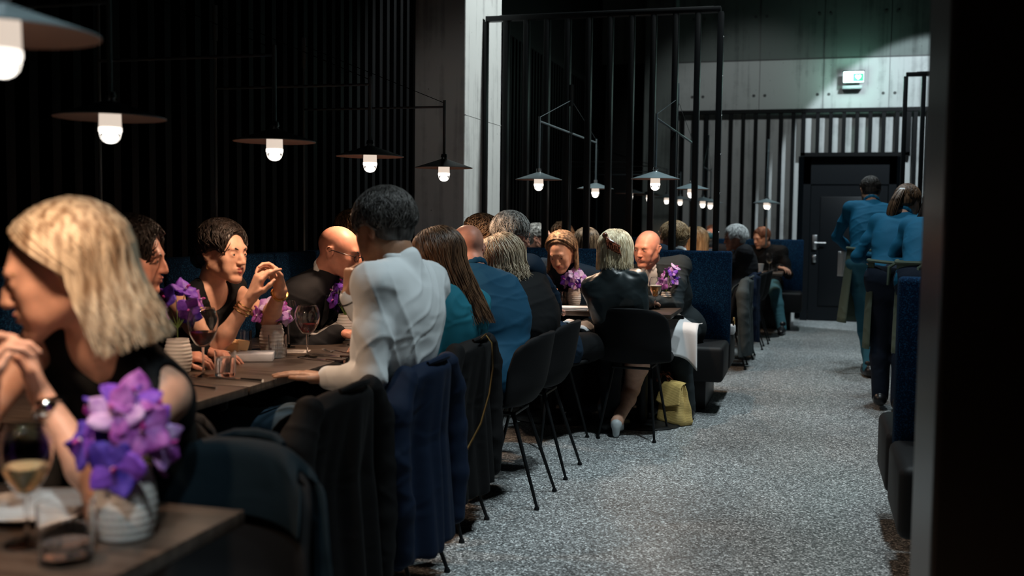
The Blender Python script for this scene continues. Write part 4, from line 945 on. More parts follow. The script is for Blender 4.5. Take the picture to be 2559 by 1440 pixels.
# 10 person behind
R, H, I = person('person with wavy brown hair and glasses pushed up, behind the bald man in blue', (-2.02, 5.95, .52), P_(1196, 598, 5.95), 215, 200, male=False, sk='fair', top='shirt', topm='charcoal', h=.008)
hair(H, 'short', HM['streaked'], R, .05, 400, .018, 10, r=.004); H_ = Fr(H.o + V3(0, 0, .03), 215, 55, 0, 1.0); glasses(R, H_)
# 11-14 behind the bench
R, H, I = person('balding man with glasses facing right, head showing over the blue bench', (-2.12, 7.76, .52), P_(1347, 597, 8.15), 8, 50, male=True, sk='pink', top='jacket', topm='charcoal', h=.0085, pitch=3)
hair(H, 'crop', HM['grey'], R, .02, 200, .004, 11, r=.003); glasses(R, H); eyes(R, H)
R, H, I = person('person with curly brown hair piled up, behind the reading woman', (-2.1, 9.1, .53), P_(1403, 598, 9.0), -90, -90, male=False, sk='fair', top='shirt', topm='black', h=.009, fine=False)
hair(H, 'short', HM['streaked'], R, .05, 300, .02, 12, r=.005)
S = SDF()
for k in range(16): S.ell(H(.045 * math.cos(k * 2.4), .01 + .04 * math.sin(k * 1.7), .125 + .022 * math.sin(k * 3.1)), (.022, .022, .022), None, .006)
P, Q = S.mesh(.008); quadmesh('hair_knot', P, Q, HM['streaked'], R)
R, H, I = person('smooth brown back of a head over the bench, left of the blonde with the clip', (-1.72, 7.78, .50), P_(1467, 612, 8.1), 88, 90, male=False, sk='fair', top='shirt', topm='black', h=.009, fine=False)
hair(H, 'long', HM['streaked'], R, .12, 500, .014, 13, r=.004, wave=.003)
# 13 reading woman
h13 = dict(pos=V3(-1.62, 6.62, .80), dir=V3(-.1, -.9, .35), n=V3(.2, -.2, -1), curl=.6); h13b = dict(pos=V3(-1.72, 6.60, .82), dir=V3(.2, -.9, .4), n=V3(.6, 0, -.8), curl=.6)
R13, H13, I13 = person('woman with highlighted brown hair bending her head down at the table, in a navy jacket', (-1.62, 7.13, .50), P_(1403, 632, 6.78), 262, 272, (h13, h13b), False, 'fair', 'jacket', 'navy', h=.006, pitch=-28, roll=4)
hair(H13, 'long', HM['streaked'], R13, .13, 900, .016, 14, part=.010, r=.0028, wave=.006, front=-.035, out=.1, arc=92); eyes(R13, H13, 0, 'sandy', 'r')
# 15 woman with clip and satin blouse
h15 = dict(pos=V3(-1.14, 6.52, .76), dir=V3(0, 1, 0), n=DN, curl=.4); h15b = dict(pos=V3(-.96, 6.50, .76), dir=V3(0, 1, 0), n=DN, curl=.4)
R15, H15, I15 = person('platinum blonde woman seen from behind in a black satin blouse, hair held by a clip', (-1.02, 6.18, .55), P_(1538, 632, 6.15), 92, 88, (h15, h15b), False, 'fair', 'shirt', 'satin', legs='skirt', h=.006, pitch=-4, fold=.003, foldscale=30, sh=.145, elbow=(V3(0, -.4, -1), V3(0, -.4, -1)),
    feet=(V3(-1.22, 6.42, .02), V3(-1.06, 6.02, .0)), hipf=V3(0, 1, .15), shoes='heels', bulk=.93)
hair(H15, 'long', HM['platinum'], R15, .10, 1000, .018, 15, part=0, r=.0026, wave=.005, front=-.07)
c = MB()
for k in range(7): c.tube([H15(.035 - k * .012, .118, .092 - k * .007), H15(.032 - k * .012, .150, .066 - k * .007), H15(.024 - k * .012, .148, .025 - k * .006), H15(.022 - k * .012, .122, .010 - k * .005)], .0055, 6)
c.tube([H15(.05, .125, .09), H15(.01, .148, .062), H15(-.045, .128, .03)], .009, 8); c.ball(H15(.045, .130, .095), .017, 8)
c.build('hair_clip', M['tortoise'], R15)
# 16 bald man facing the camera
h16 = dict(pos=V3(-1.02, 6.56, .765), dir=V3(-.3, -.8, .0), n=V3(0, .1, -1), curl=.5); h16b = dict(pos=V3(-1.14, 6.68, .765), dir=V3(.2, -.9, .05), n=V3(.3, 0, -1), curl=.6)
R16, H16, I16 = person('bald man in dark grey suit and white shirt facing us from the blue bench', (-.86, 7.12, .53), P_(1617, 622, 6.85), 247, 262, (h16, h16b), True, 'pink', 'jacket', 'greysuit', h=.0055, pitch=-10, roll=-3, collar=True, collarm='white',
    opening=.075, legm='greysuit', fold=.005, elbow=(V3(.9, .1, -1), V3(-.5, 0, -1)), feet=(V3(-.72, 6.70, 0), V3(-.95, 6.72, 0)))
eyes(R16, H16, -18, 'sandy')
V = []; Fc = []
for j in range(25):
    q = j / 24
    for i in range(29):
        s_ = i / 28; fall = max(0, q - .42) / .58; x_ = -1.12 + .46 * s_ + .03 * fall * math.sin(s_ * 9)
        z_ = .655 - .02 * q + .012 * math.sin(s_ * 13 + q * 4) + .010 * math.sin(s_ * 5 - q * 7) - .05 * abs(math.sin((s_ - .5) * 3.1)) ** 3 - (.17 + .05 * s_) * fall ** 1.4
        V.append((x_, 6.93 - .34 * min(q, .55) / .55 - .06 * fall + .022 * math.sin(s_ * 16 + 1) * fall, z_))
for j in range(24):
    for i in range(28): Fc.append((j * 29 + i, j * 29 + i + 1, (j + 1) * 29 + i + 1, (j + 1) * 29 + i))
o = pydata('lap_napkin', V, Fc, M['linen']); o.modifiers.new('s', 'SOLIDIFY').thickness = .005; tag(o, 'large white napkin lying across the lap of the bald man in grey', 'napkin')
# 17-20
R, H, I = person('young man with sandy blond hair and white collar, face in profile behind a post', (-1.02, 7.78, .52), P_(1680, 600, 8.0), 178, 120, male=True, sk='pink', top='jacket', topm='navy', h=.0075, pitch=-8, collar=True)
hair(H, 'short', HM['sandy'], R, .055, 900, .018, 17, r=.003); eyes(R, H, 0, 'sandy')
R, H, I = person('woman with long straight dark blonde hair, behind the posts right of the blond man', (-.99, 9.12, .50), P_(1732, 606, 9.1), 150, 160, male=False, sk='fair', top='knit', topm='taupe', h=.009, fine=False)
hair(H, 'long', HM['sandy'], R, .26, 600, .018, 18, r=.004)
R, H, I = person('man in a teal flat cap, back of his head to the camera', (-1.18, 11.6, .52), P_(1764, 606, 11.6), 120, 120, male=True, sk='pink', top='jacket', topm='bluegrey', h=.0095, fine=False)
hair(H, 'crop', HM['grey'], R, .02, 200, .006, 19, r=.004)
S = SDF(); S.ell(H(0, .012, .058), V3(.092, .112, .062), H.rot(), .02); S.ell(H(0, -.09, .045), V3(.07, .05, .012), H.rot(), .02); S.ell(H(0, .0, .0), V3(.2, .2, .04), H.rot(), .008, True); P, Q = S.mesh(.007); quadmesh('flat_cap', P, Q, cloth('cap_tweed', (.025, .085, .11), .9, 200), R)
R, H, I = person('person with reddish complexion beyond the man in the teal cap', (-1.15, 12.85, .52), P_(1778, 588, 12.6), -95, -90, male=True, sk='pink', top='shirt', topm='charcoal', h=.0095, fine=False)
hair(H, 'crop', HM['auburn'], R, .02, 200, .004, 20, r=.004)
# 21 white haired man
h21 = dict(pos=V3(-1.05, 10.9, .77), dir=V3(-1, .2, 0), n=DN, curl=.4)
R21, H21, I21 = person('white-haired man with glasses and dark jacket, looking left', (-.68, 10.8, .53), P_(1836, 598, 10.65), 200, 190, (h21, None), True, 'pink', 'jacket', 'charcoal', h=.007, pitch=-6, collar=True, collarm='coatgrey', bulk=1.06)
hair(H21, 'short', HM['white'], R21, .05, 1100, .022, 21, r=.0035); glasses(R21, H21); eyes(R21, H21, 0, 'white')
# 22 man in jeans
h22 = dict(pos=P_(1948, 668, 12.15), dir=V3(.75, -.55, -.15), n=DN, curl=.35)
R22, H22, I22 = person('young man in dark jacket and jeans alone on the far bench, hand on table', (-.50, 12.82, .53), P_(1903, 596, 12.45), 222, 268, (h22, None), True, 'fair', 'jacket', 'black', legm='paledenim', h=.007, pitch=-14,
    feet=(V3(-.27, 12.25, 0), V3(-.62, 12.3, 0)), bulk=1.05)
hair(H22, 'crop', HM['auburn'], R22, .035, 700, .010, 22, r=.003); eyes(R22, H22, 0, 'auburn')
# 23 waiter
def standing(label, pelv, head, fyaw, byaw, hands, male, sk, feet, **k):
    return person(label, pelv, head, fyaw, byaw, hands, male, sk, 'shirt', 'shirtblue', legm=k.pop('legm', 'denim'), seated=False, feet=feet, collar=True, collarm='shirtblue', **k)
h23 = dict(pos=P_(2128, 625, 9.3), dir=V3(.6, .6, .1), n=V3(.6, -.5, -.4), curl=.9); h23b = dict(pos=V3(.86, 9.45, 1.05), dir=V3(-.4, .8, .2), n=V3(-.8, 0, -.4), curl=.9)
R23, H23, I23 = standing('waiter in a blue shirt, jeans and grey-green apron, walking away down the aisle', (.50, 9.24, .93), P_(2174, 478, 9.05), 100, 98, (h23, h23b), True, 'olive', (V3(.53, 9.3, .0), V3(.51, 9.05, .0)), h=.007, pitch=-14, fold=.0035, foldscale=20,
    elbow=(V3(-1, -.3, -.5), V3(1, -.3, -.5)), bulk=.95)
hair(H23, 'crop', HM['dark'], R23, .025, 800, .006, 23, r=.003)
def apron(I, name, a0, a1, z0, z1, root, flare=.05, rx=.185, ry=.150, kn=True, off=0.0):
    pel, fr, lt = I['pel'], V3(I['fr'][0], I['fr'][1], 0), I['lt']; n = 40; mZ = 14; V = []; Fc = []
    for j in range(mZ + 1):
        q = j / mZ; z = z0 + (z1 - z0) * q
        for i in range(n + 1):
            a = math.radians(a0 + (a1 - a0) * i / n); r = 1 + flare * q + .03 * q * math.sin(a * 9 + q * 2)
            p = pel + fr * math.cos(a) * ry * r + lt * math.sin(a) * rx * r; V.append((p[0] + off * q, p[1], z))
    for j in range(mZ):
        for i in range(n): Fc.append((j * (n + 1) + i, j * (n + 1) + i + 1, (j + 1) * (n + 1) + i + 1, (j + 1) * (n + 1) + i))
    o = pydata('apron', V, Fc, CM['apron'], root); s_ = o.modifiers.new('s', 'SOLIDIFY'); s_.thickness = .004
    b = MB(); b.tube([tuple(pel + fr * math.cos(t) * (ry + .006) + lt * math.sin(t) * (rx + .004) + V3(0, 0, z0 - pel[2] - .01)) for t in [k * math.pi / 16 for k in range(33)]], .013, 6).build('apron_tie', CM['apron'], o)
    if kn:
        c = pel - fr * (ry + .012) + V3(0, 0, z0 - pel[2]); b = MB()
        for dx, dz in ((.05, -.10), (-.04, -.16)): b.tube([tuple(c), tuple(c + lt * dx - fr * .01 + V3(0, 0, dz * .4)), tuple(c + lt * dx * 1.1 + V3(0, 0, dz * 1.6))], [.010, .014, .010], 6)
        b.ball(tuple(c), .02, 8).build('apron_bow', CM['apron'], o)
    return o
apron(I23, 'a', -112, 128, 1.06, .44, R23, .18, off=-.03, kn=False)
MB().tube([H23(.052 * math.sin(a), .035 + .05 * math.cos(a), -.105) for a in [math.radians(q) for q in range(-90, 91, 15)]], .008, 6).build('apron_neck_strap', CM['apron'], R23)
V = []; Fc = []
for j in range(9):
    for i in range(13): V.append((-.06 + .012 * i, .018 * math.sin(i * 1.1 + j * .15) * (1 + j * .1), -.028 * j))
for j in range(8):
    for i in range(12): Fc.append((j * 13 + i, j * 13 + i + 1, (j + 1) * 13 + i + 1, (j + 1) * 13 + i))
o = pydata('serving_cloth', V, Fc, M['linen']); o.modifiers.new('s', 'SOLIDIFY').thickness = .004; o.location = PX(2112, 628, 9.25); tag(o, 'white folded serving cloth hanging from the waiter\'s left hand', 'cloth')
# 24 waitress with pony tail
h24 = dict(pos=V3(.45, 7.95, 1.02), dir=V3(.3, .9, -.2), n=DN, curl=.8); h24b = dict(pos=V3(.95, 7.95, 1.02), dir=V3(-.2, .9, 0), n=DN, curl=.6)
R24, H24, I24 = standing('waitress with a brown pony tail and apron strings, leaning forward at the right', (.575, 7.50, .90), P_(2268, 508, 7.35), 60, 85, (h24, h24b), False, 'fair', (V3(.50, 7.52, 0), V3(.61, 7.40, 0)), h=.0065, pitch=-22, legm='darkdenim', fold=.0035, foldscale=20, bulk=.98)
hair(H24, 'crop', HM['brown'], R24, .06, 900, .008, 24, r=.0028)
rs = np.random.RandomState(5); A = np.zeros((220, 12, 3))
for i in range(220):
    q = rs.rand() * 6.3; rr = .022 * math.sqrt(rs.rand())
    for k in range(12): t_ = k / 11; A[i, k] = H24(0, .115, .055) + V3(-.075 * math.sin(t_ * 1.6), -.05 * math.sin(t_ * 2.2), -.26 * t_ ** 1.3) + V3(math.cos(q), math.sin(q), 0) * rr * (1 + math.sin(t_ * 3) * .8)
Vh, Qh = strands('h', A, .003, None, None); quadmesh('ponytail', Vh, Qh, HM['brown'], R24)
MB().lathe([(.018, -.01), (.026, 0), (.018, .01)], 12).build('hair_tie', M['linen'], R24).location = H24(0, .112, .058)
apron(I24, 'a', -118, 128, 1.02, .42, R24, .12, .178, .145)
# 25 third member of staff
h25 = dict(pos=V3(.75, 7.6, 1.0), dir=V3(0, 1, 0), n=DN, curl=.6)
R25, H25, I25 = standing('third waitress with long black hair, cut off by the dark column on the right', (.73, 7.02, .92), P_(2345, 512, 7.05), 75, 80, (h25, None), False, 'fair', (V3(.68, 7.05, 0), V3(.80, 6.95, 0)), h=.0075, pitch=-15, legm='darkdenim', fold=.0035, foldscale=20)
hair(H25, 'long', HM['dark'], R25, .22, 600, .012, 25, r=.003, away=(-.35, 0, 0)); apron(I25, 'a', -160, 160, 1.04, .45, R25, .1)

# ------------------------------------------------------------------ jackets hung on chairs
def draped(cx, cy, face, m, label, zend=.22, amp=.016, seed=0, cat='jacket', u0=-1.0, u1=1.0, flare=.16, sleeve=True):
    root = empty('hung_jacket', (cx, cy, 0), math.radians(face + 90), label, cat); r = random.Random(seed); ph = [r.random() * 6 for _ in range(4)]
    nu = 54; rows = [('i', 6.2), ('i', 7), ('i', 8), ('i', 8.7), ('t', 9), ('o', 8.9), ('o', 8.5), ('o', 8), ('o', 7.3), ('o', 6.6), ('o', 5.8), ('o', 5)] + [('d', k / 10) for k in range(1, 11)]
    V = []; Fc = []
    for kd, k in rows:
        for i in range(nu + 1):
            u = u0 + (u1 - u0) * i / nu
            if kd == 'i': x, y, z = chair_pt(u, k); y -= .024; z += .01
            elif kd == 't': x, y, z = chair_pt(u, 9); z += .030
            else:
                kk = k if kd == 'o' else 5.0
                x, y, z = chair_pt(u, kk); z0 = .772; dn = max(0, (z0 - z) / .5)
                if kd == 'd': z = z - (z - zend) * k; dn = (z0 - z) / .5; y += .0
                f = amp * min(1, dn * 1.6) * (math.sin(u * 11 + ph[0] + .5 * math.sin(u * 5 + dn * 2)) + .5 * math.sin(u * 23 + ph[1] + dn))
                y += .030 + .03 * dn + f; x = x * (1.06 + flare * dn) + f * .5 * u
            V.append((x, y, z + (.004 * math.sin(i) if kd == 'd' and k == 1 else 0)))
    for a in range(len(rows) - 1):
        for b in range(nu): Fc.append((a * (nu + 1) + b, a * (nu + 1) + b + 1, (a + 1) * (nu + 1) + b + 1, (a + 1) * (nu + 1) + b))
    o = pydata('jacket_body', V, Fc, m, root); s = o.modifiers.new('s', 'SOLIDIFY'); s.thickness = .007; s.offset = 1; q = o.modifiers.new('b', 'SUBSURF'); q.levels = q.render_levels = 1
    if sleeve:
        for sg in (-1, 1):
            pts = [(sg * .20, .20, .755), (sg * .265, .19, .66), (sg * .285, .20, .5), (sg * .27, .215, .34), (sg * .255, .215, zend + .05)]
            S = SDF(); S.chain([V3(p) for p in pts], [.04, .052, .048, .042, .038], .02); P, Q = S.mesh(.009); quadmesh('sleeve', folds(P, Q, .004, 26, seed), Q, m, root, 1)
    col = MB().tube([(-.085, .235, .790), (-.05, .255, .800), (0, .262, .803), (.05, .255, .800), (.085, .235, .790)], [.008, .011, .012, .011, .008], 8).build('jacket_collar', m, root)
    return root
draped(-1.47, 2.70, 180, CM['blackjacket'], 'black jacket hung over the chair at the bottom centre, nearest the camera', .12, .018, 1)
draped(-1.44, 3.31, 180, CM['navyjacket'], 'navy jacket hung over the chair behind the man in the white shirt', .14, .016, 2)
draped(-1.16, 1.73, 265, CM['tealjacket'], 'dark teal jacket on the chair behind the near table', .14, .018, 3, sleeve=False)
draped(-1.50, 3.98, 180, CM['blackjacket'], 'black coat on the chair with the gold chain strap', .16, .014, 4)
draped(-.72, 9.3, 180, CM['coatgrey'], 'grey coat hung on the chair just beyond the blue bench end', .12, .016, 5, 'coat')
draped(-.69, 10.0, 180, CM['navyjacket'], 'navy coat hung on the second chair beyond the bench end', .16, .016, 6, 'coat')

# ------------------------------------------------------------------ glass, china, flowers
GL = {}
def wineglass(x, y, wine, label, R=.048, H_=.215, stem=.095, fill=.35, z=ZT, name='wine_glass', cat='glass', foam=False):
    t = empty(name, (x, y, z), 0, label, cat, None); hb = H_ - stem
    def rb(q): return R * (math.sin(math.pi * (.04 + .70 * q)) ** .62) if q < .72 else R * (math.sin(math.pi * (.04 + .70 * q)) ** .62) * (1 - .28 * (q - .72))
    n = 18; out = [(rb(k / n), stem + hb * k / n) for k in range(n + 1)]; out[0] = (.004, stem)
    inn = [(max(r - .0012, 0), zz + (.001 if k else .003)) for k, (r, zz) in enumerate(out)]
    MB().lathe([(0, .0), (R * .82, 0), (R * .82, .0015), (R * .3, .004), (.006, .008), (.0038, .02), (.0032, stem * .6), (.0045, stem - .003)] + out + inn[::-1] + [(0, inn[0][1])], 40).build('bowl', M['glass'], t)
    if wine:
        zf = stem + hb * fill; pr = [(0, stem + .0045)] + [(max(r - .0016, 0), zz + .0015) for r, zz in out if stem + .004 < zz < zf]
        pr.append((pr[-1][0], zf)); pr.append((0, zf)); MB().lathe(pr, 36).build('wine' if not foam else 'beer', M[wine], t)
        if foam: r_ = pr[-2][0]; MB().lathe([(0, zf + .0005), (r_, zf + .0005), (r_ - .0005, zf + .006), (0, zf + .007)], 30).build('foam', M['foam'], t)
    return t
def tumbler(x, y, label, z=ZT, R=.037, h=.088, fill=.5, liquid='water'):
    t = empty('water_tumbler', (x, y, z), 0, label, 'glass')
    MB().lathe([(0, 0), (R * .9, 0), (R * .94, .004), (R, h), (R - .0022, h), (R * .94 - .0025, .012), (0, .011)], 36).build('tumbler_body', M['glass'], t)
    rb = MB()
    for k in range(24):
        a = 2 * math.pi * k / 24; rb.tube([(math.cos(a) * R * .945, math.sin(a) * R * .945, .006), (math.cos(a) * (R * .975), math.sin(a) * (R * .975), h * .6)], .0009, 4)
    rb.build('cut_ribs', M['glass'], t)
    if fill: MB().lathe([(0, .0125), (R * .93 - .003, .0125), (R * .96 - .003, h * fill), (0, h * fill)], 30).build('water', M[liquid], t)
    return t
def vase(x, y, label, z=ZT, R=.050, h=.118, ribs=9):
    t = empty('flower_vase', (x, y, z), 0, label, 'vase'); pr = [(0, 0), (R * .82, 0)]
    for k in range(ribs * 4 + 1):
        q = k / (ribs * 4); pr.append((R * (.86 + .16 * math.sin(math.pi * min(1, q * 1.15)) - .10 * max(0, q - .8) * 3) + (.0006 if R > .05 else .0011) * math.sin(q * ribs * 2 * math.pi), h * (.02 + .98 * q)))
    r1 = pr[-1][0]; pr += [(r1 - .004, h), (r1 - .006, h * .9), (R * .8, h * .4), (0, h * .2)]
    MB().lathe(pr, 40).build('vase_body', M['vase'], t); return t
def petalmat(name, c1, c2):
    m = mat(name, c1, .5, spec=.3, sss=.0, bump=(45, .2, .001)); nt, b = nodes(m); L = nt.links; N = nt.nodes
    tc = N.new('ShaderNodeTexCoord'); n = N.new('ShaderNodeTexNoise'); n.inputs['Scale'].default_value = 34; n.inputs['Detail'].default_value = 3
    r = N.new('ShaderNodeValToRGB'); r.color_ramp.elements[0].position = .38; r.color_ramp.elements[1].position = .62; r.color_ramp.elements[0].color = (*c1, 1); r.color_ramp.elements[1].color = (*c2, 1)
    L.new(tc.outputs['Object'], n.inputs[0]); L.new(n.outputs[0], r.inputs[0]); L.new(r.outputs[0], b.inputs['Base Color'])
    tr = N.new('ShaderNodeBsdfTranslucent'); L.new(r.outputs[0], tr.inputs[0]); mx = N.new('ShaderNodeMixShader'); mx.inputs[0].default_value = .35
    out = N['Material Output']; L.new(b.outputs[0], mx.inputs[1]); L.new(tr.outputs[0], mx.inputs[2]); L.new(mx.outputs[0], out.inputs[0]); return m
PM = {'violet': petalmat('violet_petal', (.15, .04, .50), (.30, .11, .74)), 'blue': petalmat('blue_violet_petal', (.07, .035, .42), (.17, .10, .66)), 'magenta': petalmat('magenta_petal', (.30, .06, .40), (.52, .20, .66)),
      'lilac': petalmat('lilac_petal', (.48, .24, .66), (.74, .52, .86)), 'pale': petalmat('pale_lilac_petal', (.62, .46, .78), (.84, .74, .92)), 'deep': petalmat('deep_purple_petal', (.045, .010, .12), (.12, .025, .24)), 'lip': mat('orchid_lip', (.35, .03, .25), .4), 'throat': mat('orchid_throat', (.9, .45, .2), .5)}
def blossom(parent, c, d, size, pal, r, name='blossom'):
    d = nrm(d); a = nrm(np.cross(d, V3(.1, .2, 1))); b = np.cross(d, a); rot = r.random() * 6.28; V = []; Fc = []; mi = []
    a, b = a * math.cos(rot) + b * math.sin(rot), b * math.cos(rot) - a * math.sin(rot)
    spec_ = [(0, 1.05, .86, .18), (72, 1.0, .78, .10), (144, 1.1, .92, .22), (216, 1.1, .92, .22), (288, 1.0, .78, .10)]
    for pi_, (ang, ln, wd, cup) in enumerate(spec_):
        t = math.radians(ang + r.uniform(-9, 9)); u = a * math.cos(t) + b * math.sin(t); v = np.cross(d, u); k0 = len(V); nl, nw = 9, 7; cl = r.uniform(-.25, .35); sc = r.uniform(.88, 1.1)
        for i in range(nl + 1):
            q = i / nl; w = wd * math.sin(math.pi * min(1, q * .86 + .12)) ** .75 * (.25 + .75 * min(1, q * 2.4))
            for j in range(nw + 1):
                s_ = 2 * j / nw - 1
                p = c + (u * (q * ln) + v * (s_ * w * .62) + d * (cup * q * q * (1 if cl > 0 else .2) - .10 * s_ * s_ + cl * .5 * q ** 2 + .035 * math.sin(s_ * 7 + q * 6 + rot))) * size * sc; V.append(p)
        for i in range(nl):
            for j in range(nw): Fc.append((k0 + i * (nw + 1) + j, k0 + i * (nw + 1) + j + 1, k0 + (i + 1) * (nw + 1) + j + 1, k0 + (i + 1) * (nw + 1) + j)); mi.append(pi_ % 2)
    o = pydata(name, V, Fc, [PM[pal[0]], PM[pal[1]]], parent, True, mi)
    s = o.modifiers.new('s', 'SOLIDIFY'); s.thickness = .0008 * size / .04
    L = MB(); L.ball(c + d * size * .16, (size * .11,) * 3, 8, 0); L.tube([c + d * size * .12, c + d * size * .38 - b * size * .10, c + d * size * .46 - b * size * .24], [size * .09, size * .10, size * .03], 8, 1)
    multi('lip', L, [PM['pale'] if pal[0] != 'deep' else PM['magenta'], PM['lip']], o)
    return o
def bouquet(x, y, z, label, pals, n=8, spread=.075, height=.13, size=.038, seed=0, lean=(0, 0), face=None):
    t = empty('orchid_bouquet', (x, y, z), 0, label, 'flowers'); r = random.Random(seed)
    st = MB()
    for k in range(n):
        q = (k + .5) / n; a = k * 2.4 + r.uniform(-.3, .3); el = math.acos(1 - 1.25 * q) if q < .8 else 1.75
        d = V3(math.sin(el) * math.cos(a), math.sin(el) * math.sin(a), math.cos(el)); c = V3(lean[0] * (1 + d[2]), lean[1] * (1 + d[2]), height * .40) + d * V3(spread, spread, height * .58)
        dd = d + V3(.15, -.35, .05) if face is None else d + V3(face)
        blossom(t, c, dd, size * r.uniform(.85, 1.12), pals[k % len(pals)], r)
        st.tube([V3(0, 0, -.09), V3(0, 0, 0), c * .5 + V3(0, 0, .01), c], .0016, 5)
    st.build('stems', M['stem'], t); return t
VB, LL, MG, DP = ('violet', 'blue'), ('lilac', 'pale'), ('magenta', 'lilac'), ('deep', 'deep')
def at(px, py, z=ZT): p = GZ(px, py, z); return p.x, p.y
# near table
x, y = at(315, 1340); vase(x, y, 'white ribbed vase at the corner of the near table, in the foreground', R=.052, h=.122)
bouquet(x, y, ZT + .085, 'big blurred purple orchid bouquet in the foreground vase', [('magenta', 'violet'), ('violet', 'blue'), ('lilac', 'magenta'), ('violet', 'violet'), ('blue', 'violet'), ('magenta', 'magenta')], 12, .068, .165, .050, 3)
x, y = at(68, 1360); wineglass(x, y, 'whitewine', 'blurred wine glass of white wine at the bottom left', R=.043, H_=.20, stem=.085, fill=.42)
x, y = at(165, 1400); tumbler(x, y, 'blurred water tumbler in front of the foreground vase', R=.044, h=.092, fill=.35)
x, y = at(90, 1285); t = empty('side_plate', (x, y, ZT), 0, 'white rim of a plate at the left edge of the near table', 'plate'); MB().lathe([(0, 0), (.06, 0), (.11, .018), (.112, .020), (.109, .021), (.06, .005), (0, .004)], 48).build('plate_body', M['porcelain'], t)
# long table
def cutlery(kind, px, py, ang, label):
    x, y = at(px, py); t = empty(kind, (x, y, ZT), math.radians(ang), label, kind)
    if kind == 'fork':
        MB().tube([(-.10, 0, .004), (-.02, 0, .006), (.03, 0, .010), (.05, 0, .004)], [.004, .0028, .003, .006], 8).build('handle', M['silver'], t); m = MB()
        for k in (-1.5, -.5, .5, 1.5): m.tube([(.05, k * .0035, .004), (.075, k * .0045, .004), (.098, k * .0042, .012)], .0012, 5)
        m.build('tines', M['silver'], t)
    else:
        MB().tube([(-.11, 0, .005), (-.02, 0, .005)], [.006, .0045], 8).build('handle', M['silver'], t); MB().box(-.02, .11, -.008, .008, .003, .006, .001).build('blade', M['silver'], t)
x, y = at(445, 930); vase(x, y, 'white ribbed vase half hidden behind the blonde woman\'s shoulder', R=.048)
bouquet(x - .02, y + .03, ZT + .15, 'dark purple orchids left of the dark-haired woman', [('violet', 'violet'), ('deep', 'violet'), ('blue', 'deep'), ('magenta', 'violet')], 8, .085, .15, .046, 5)
x, y = at(680, 882); vase(x, y, 'plain white vase in the middle of the long table'); bouquet(x, y, ZT + .105, 'pale pink-lilac orchid bouquet in the middle of the long table', [LL, MG, ('pale', 'lilac'), ('magenta', 'magenta')], 10, .062, .115, .038, 7)
x, y = at(868, 850); vase(x, y, 'white ribbed vase beside the shirt sleeve of the man in white'); bouquet(x - .01, y, ZT + .11, 'deep violet orchid bouquet beside the white shirt', [('deep', 'deep'), ('violet', 'deep'), ('deep', 'violet')], 10, .058, .17, .038, 9)
x, y = at(508, 940); wineglass(x, y, 'redwine', 'large red wine glass in front of the dark-haired woman, leftmost on the long table', R=.052, H_=.235, stem=.10, fill=.40)
x, y = at(445, 890); wineglass(x, y, None, 'empty wine glass behind the blonde woman\'s shoulder', R=.044, H_=.20)
x, y = at(768, 893); wineglass(x, y, 'redwine', 'red wine glass in front of the bald man in glasses', R=.049, H_=.205, stem=.09, fill=.36)
x, y = at(722, 868); wineglass(x, y, 'whitewine', 'white wine glass peeking out behind the pale orchids', R=.034, H_=.20, stem=.10, fill=.3)
x, y = at(884, 862); wineglass(x, y, 'whitewine', 'slim white wine glass touching the white shirt sleeve', R=.036, H_=.20, stem=.10, fill=.3)
x, y = at(563, 940); tumbler(x, y, 'ribbed water tumbler beside the large red wine glass, nearest on the long table', fill=.75)
x, y = at(607, 880); tumbler(x, y, 'water tumbler standing behind the bread', fill=.55)
x, y = at(694, 892); tumbler(x, y, 'water tumbler in front of the white vase', fill=.45)
x, y = at(612, 900); t = empty('serving_board', (x, y, ZT), .42, 'white marble board with bread on the long table', 'board'); MB().box(-.11, .11, -.055, .055, 0, .030, .004).build('slab', M['marble'], t); zt = ZT + .03
for k, (dx, dy, rz) in enumerate([(-.06, .0, .3), (-.03, .02, 1.2), (-.075, .03, .8)]):
    o = MB().box(-.03, .03, -.008, .008, 0, .042, .007).build('bread_slice', M['bread']); o.location = (x + dx, y + dy, zt); o.rotation_euler = (.5 - .3 * k, .2, rz); o.location.z += .004; tag(o, ['golden slice of bread lying on the marble board by the tumbler', 'slice of bread leaning at the back of the marble board', 'leftmost slice of bread on the marble board'][k], 'bread')
x, y = at(790, 848); t = empty('napkin', (x, y, ZT + .012), .35, 'white napkin with an upturned corner lying on a plate by the bald man in glasses', 'napkin'); V = []; Fc = []
for i in range(25):
    for j in range(13):
        q = i / 24; s_ = j / 12 - .5; V.append((-.13 + .24 * q, s_ * .12 * (1 - .2 * q), .006 + .006 * math.sin(q * 9 + s_ * 5) + .055 * max(0, q - .55) ** 1.5 * 4 * (.6 + s_)))
for i in range(24):
    for j in range(12): Fc.append((i * 13 + j, i * 13 + j + 1, (i + 1) * 13 + j + 1, (i + 1) * 13 + j))
o = pydata('napkin_cloth', V, Fc, M['linen'], t); s = o.modifiers.new('s', 'SOLIDIFY'); s.thickness = .012
t = empty('dinner_plate', (x, y, ZT), 0, 'dark plate under the white napkin', 'plate'); MB().lathe([(0, 0), (.08, 0), (.125, .009), (.124, .011), (.08, .004), (0, .004)], 44).build('plate_body', M['steel'], t)
x, y = at(742, 880); t = empty('menu_card', (x, y, ZT), .3, 'printed card lying by the foot of the red wine glass', 'card'); MB().box(-.07, .05, -.045, .045, 0, .004, .001).build('card', M['paper'], t); m = MB()
for k in range(5): m.box(-.06, .03, -.036 + k * .012, -.033 + k * .012, .0041, .0044)
m.build('printed_lines', M['steel'], t)
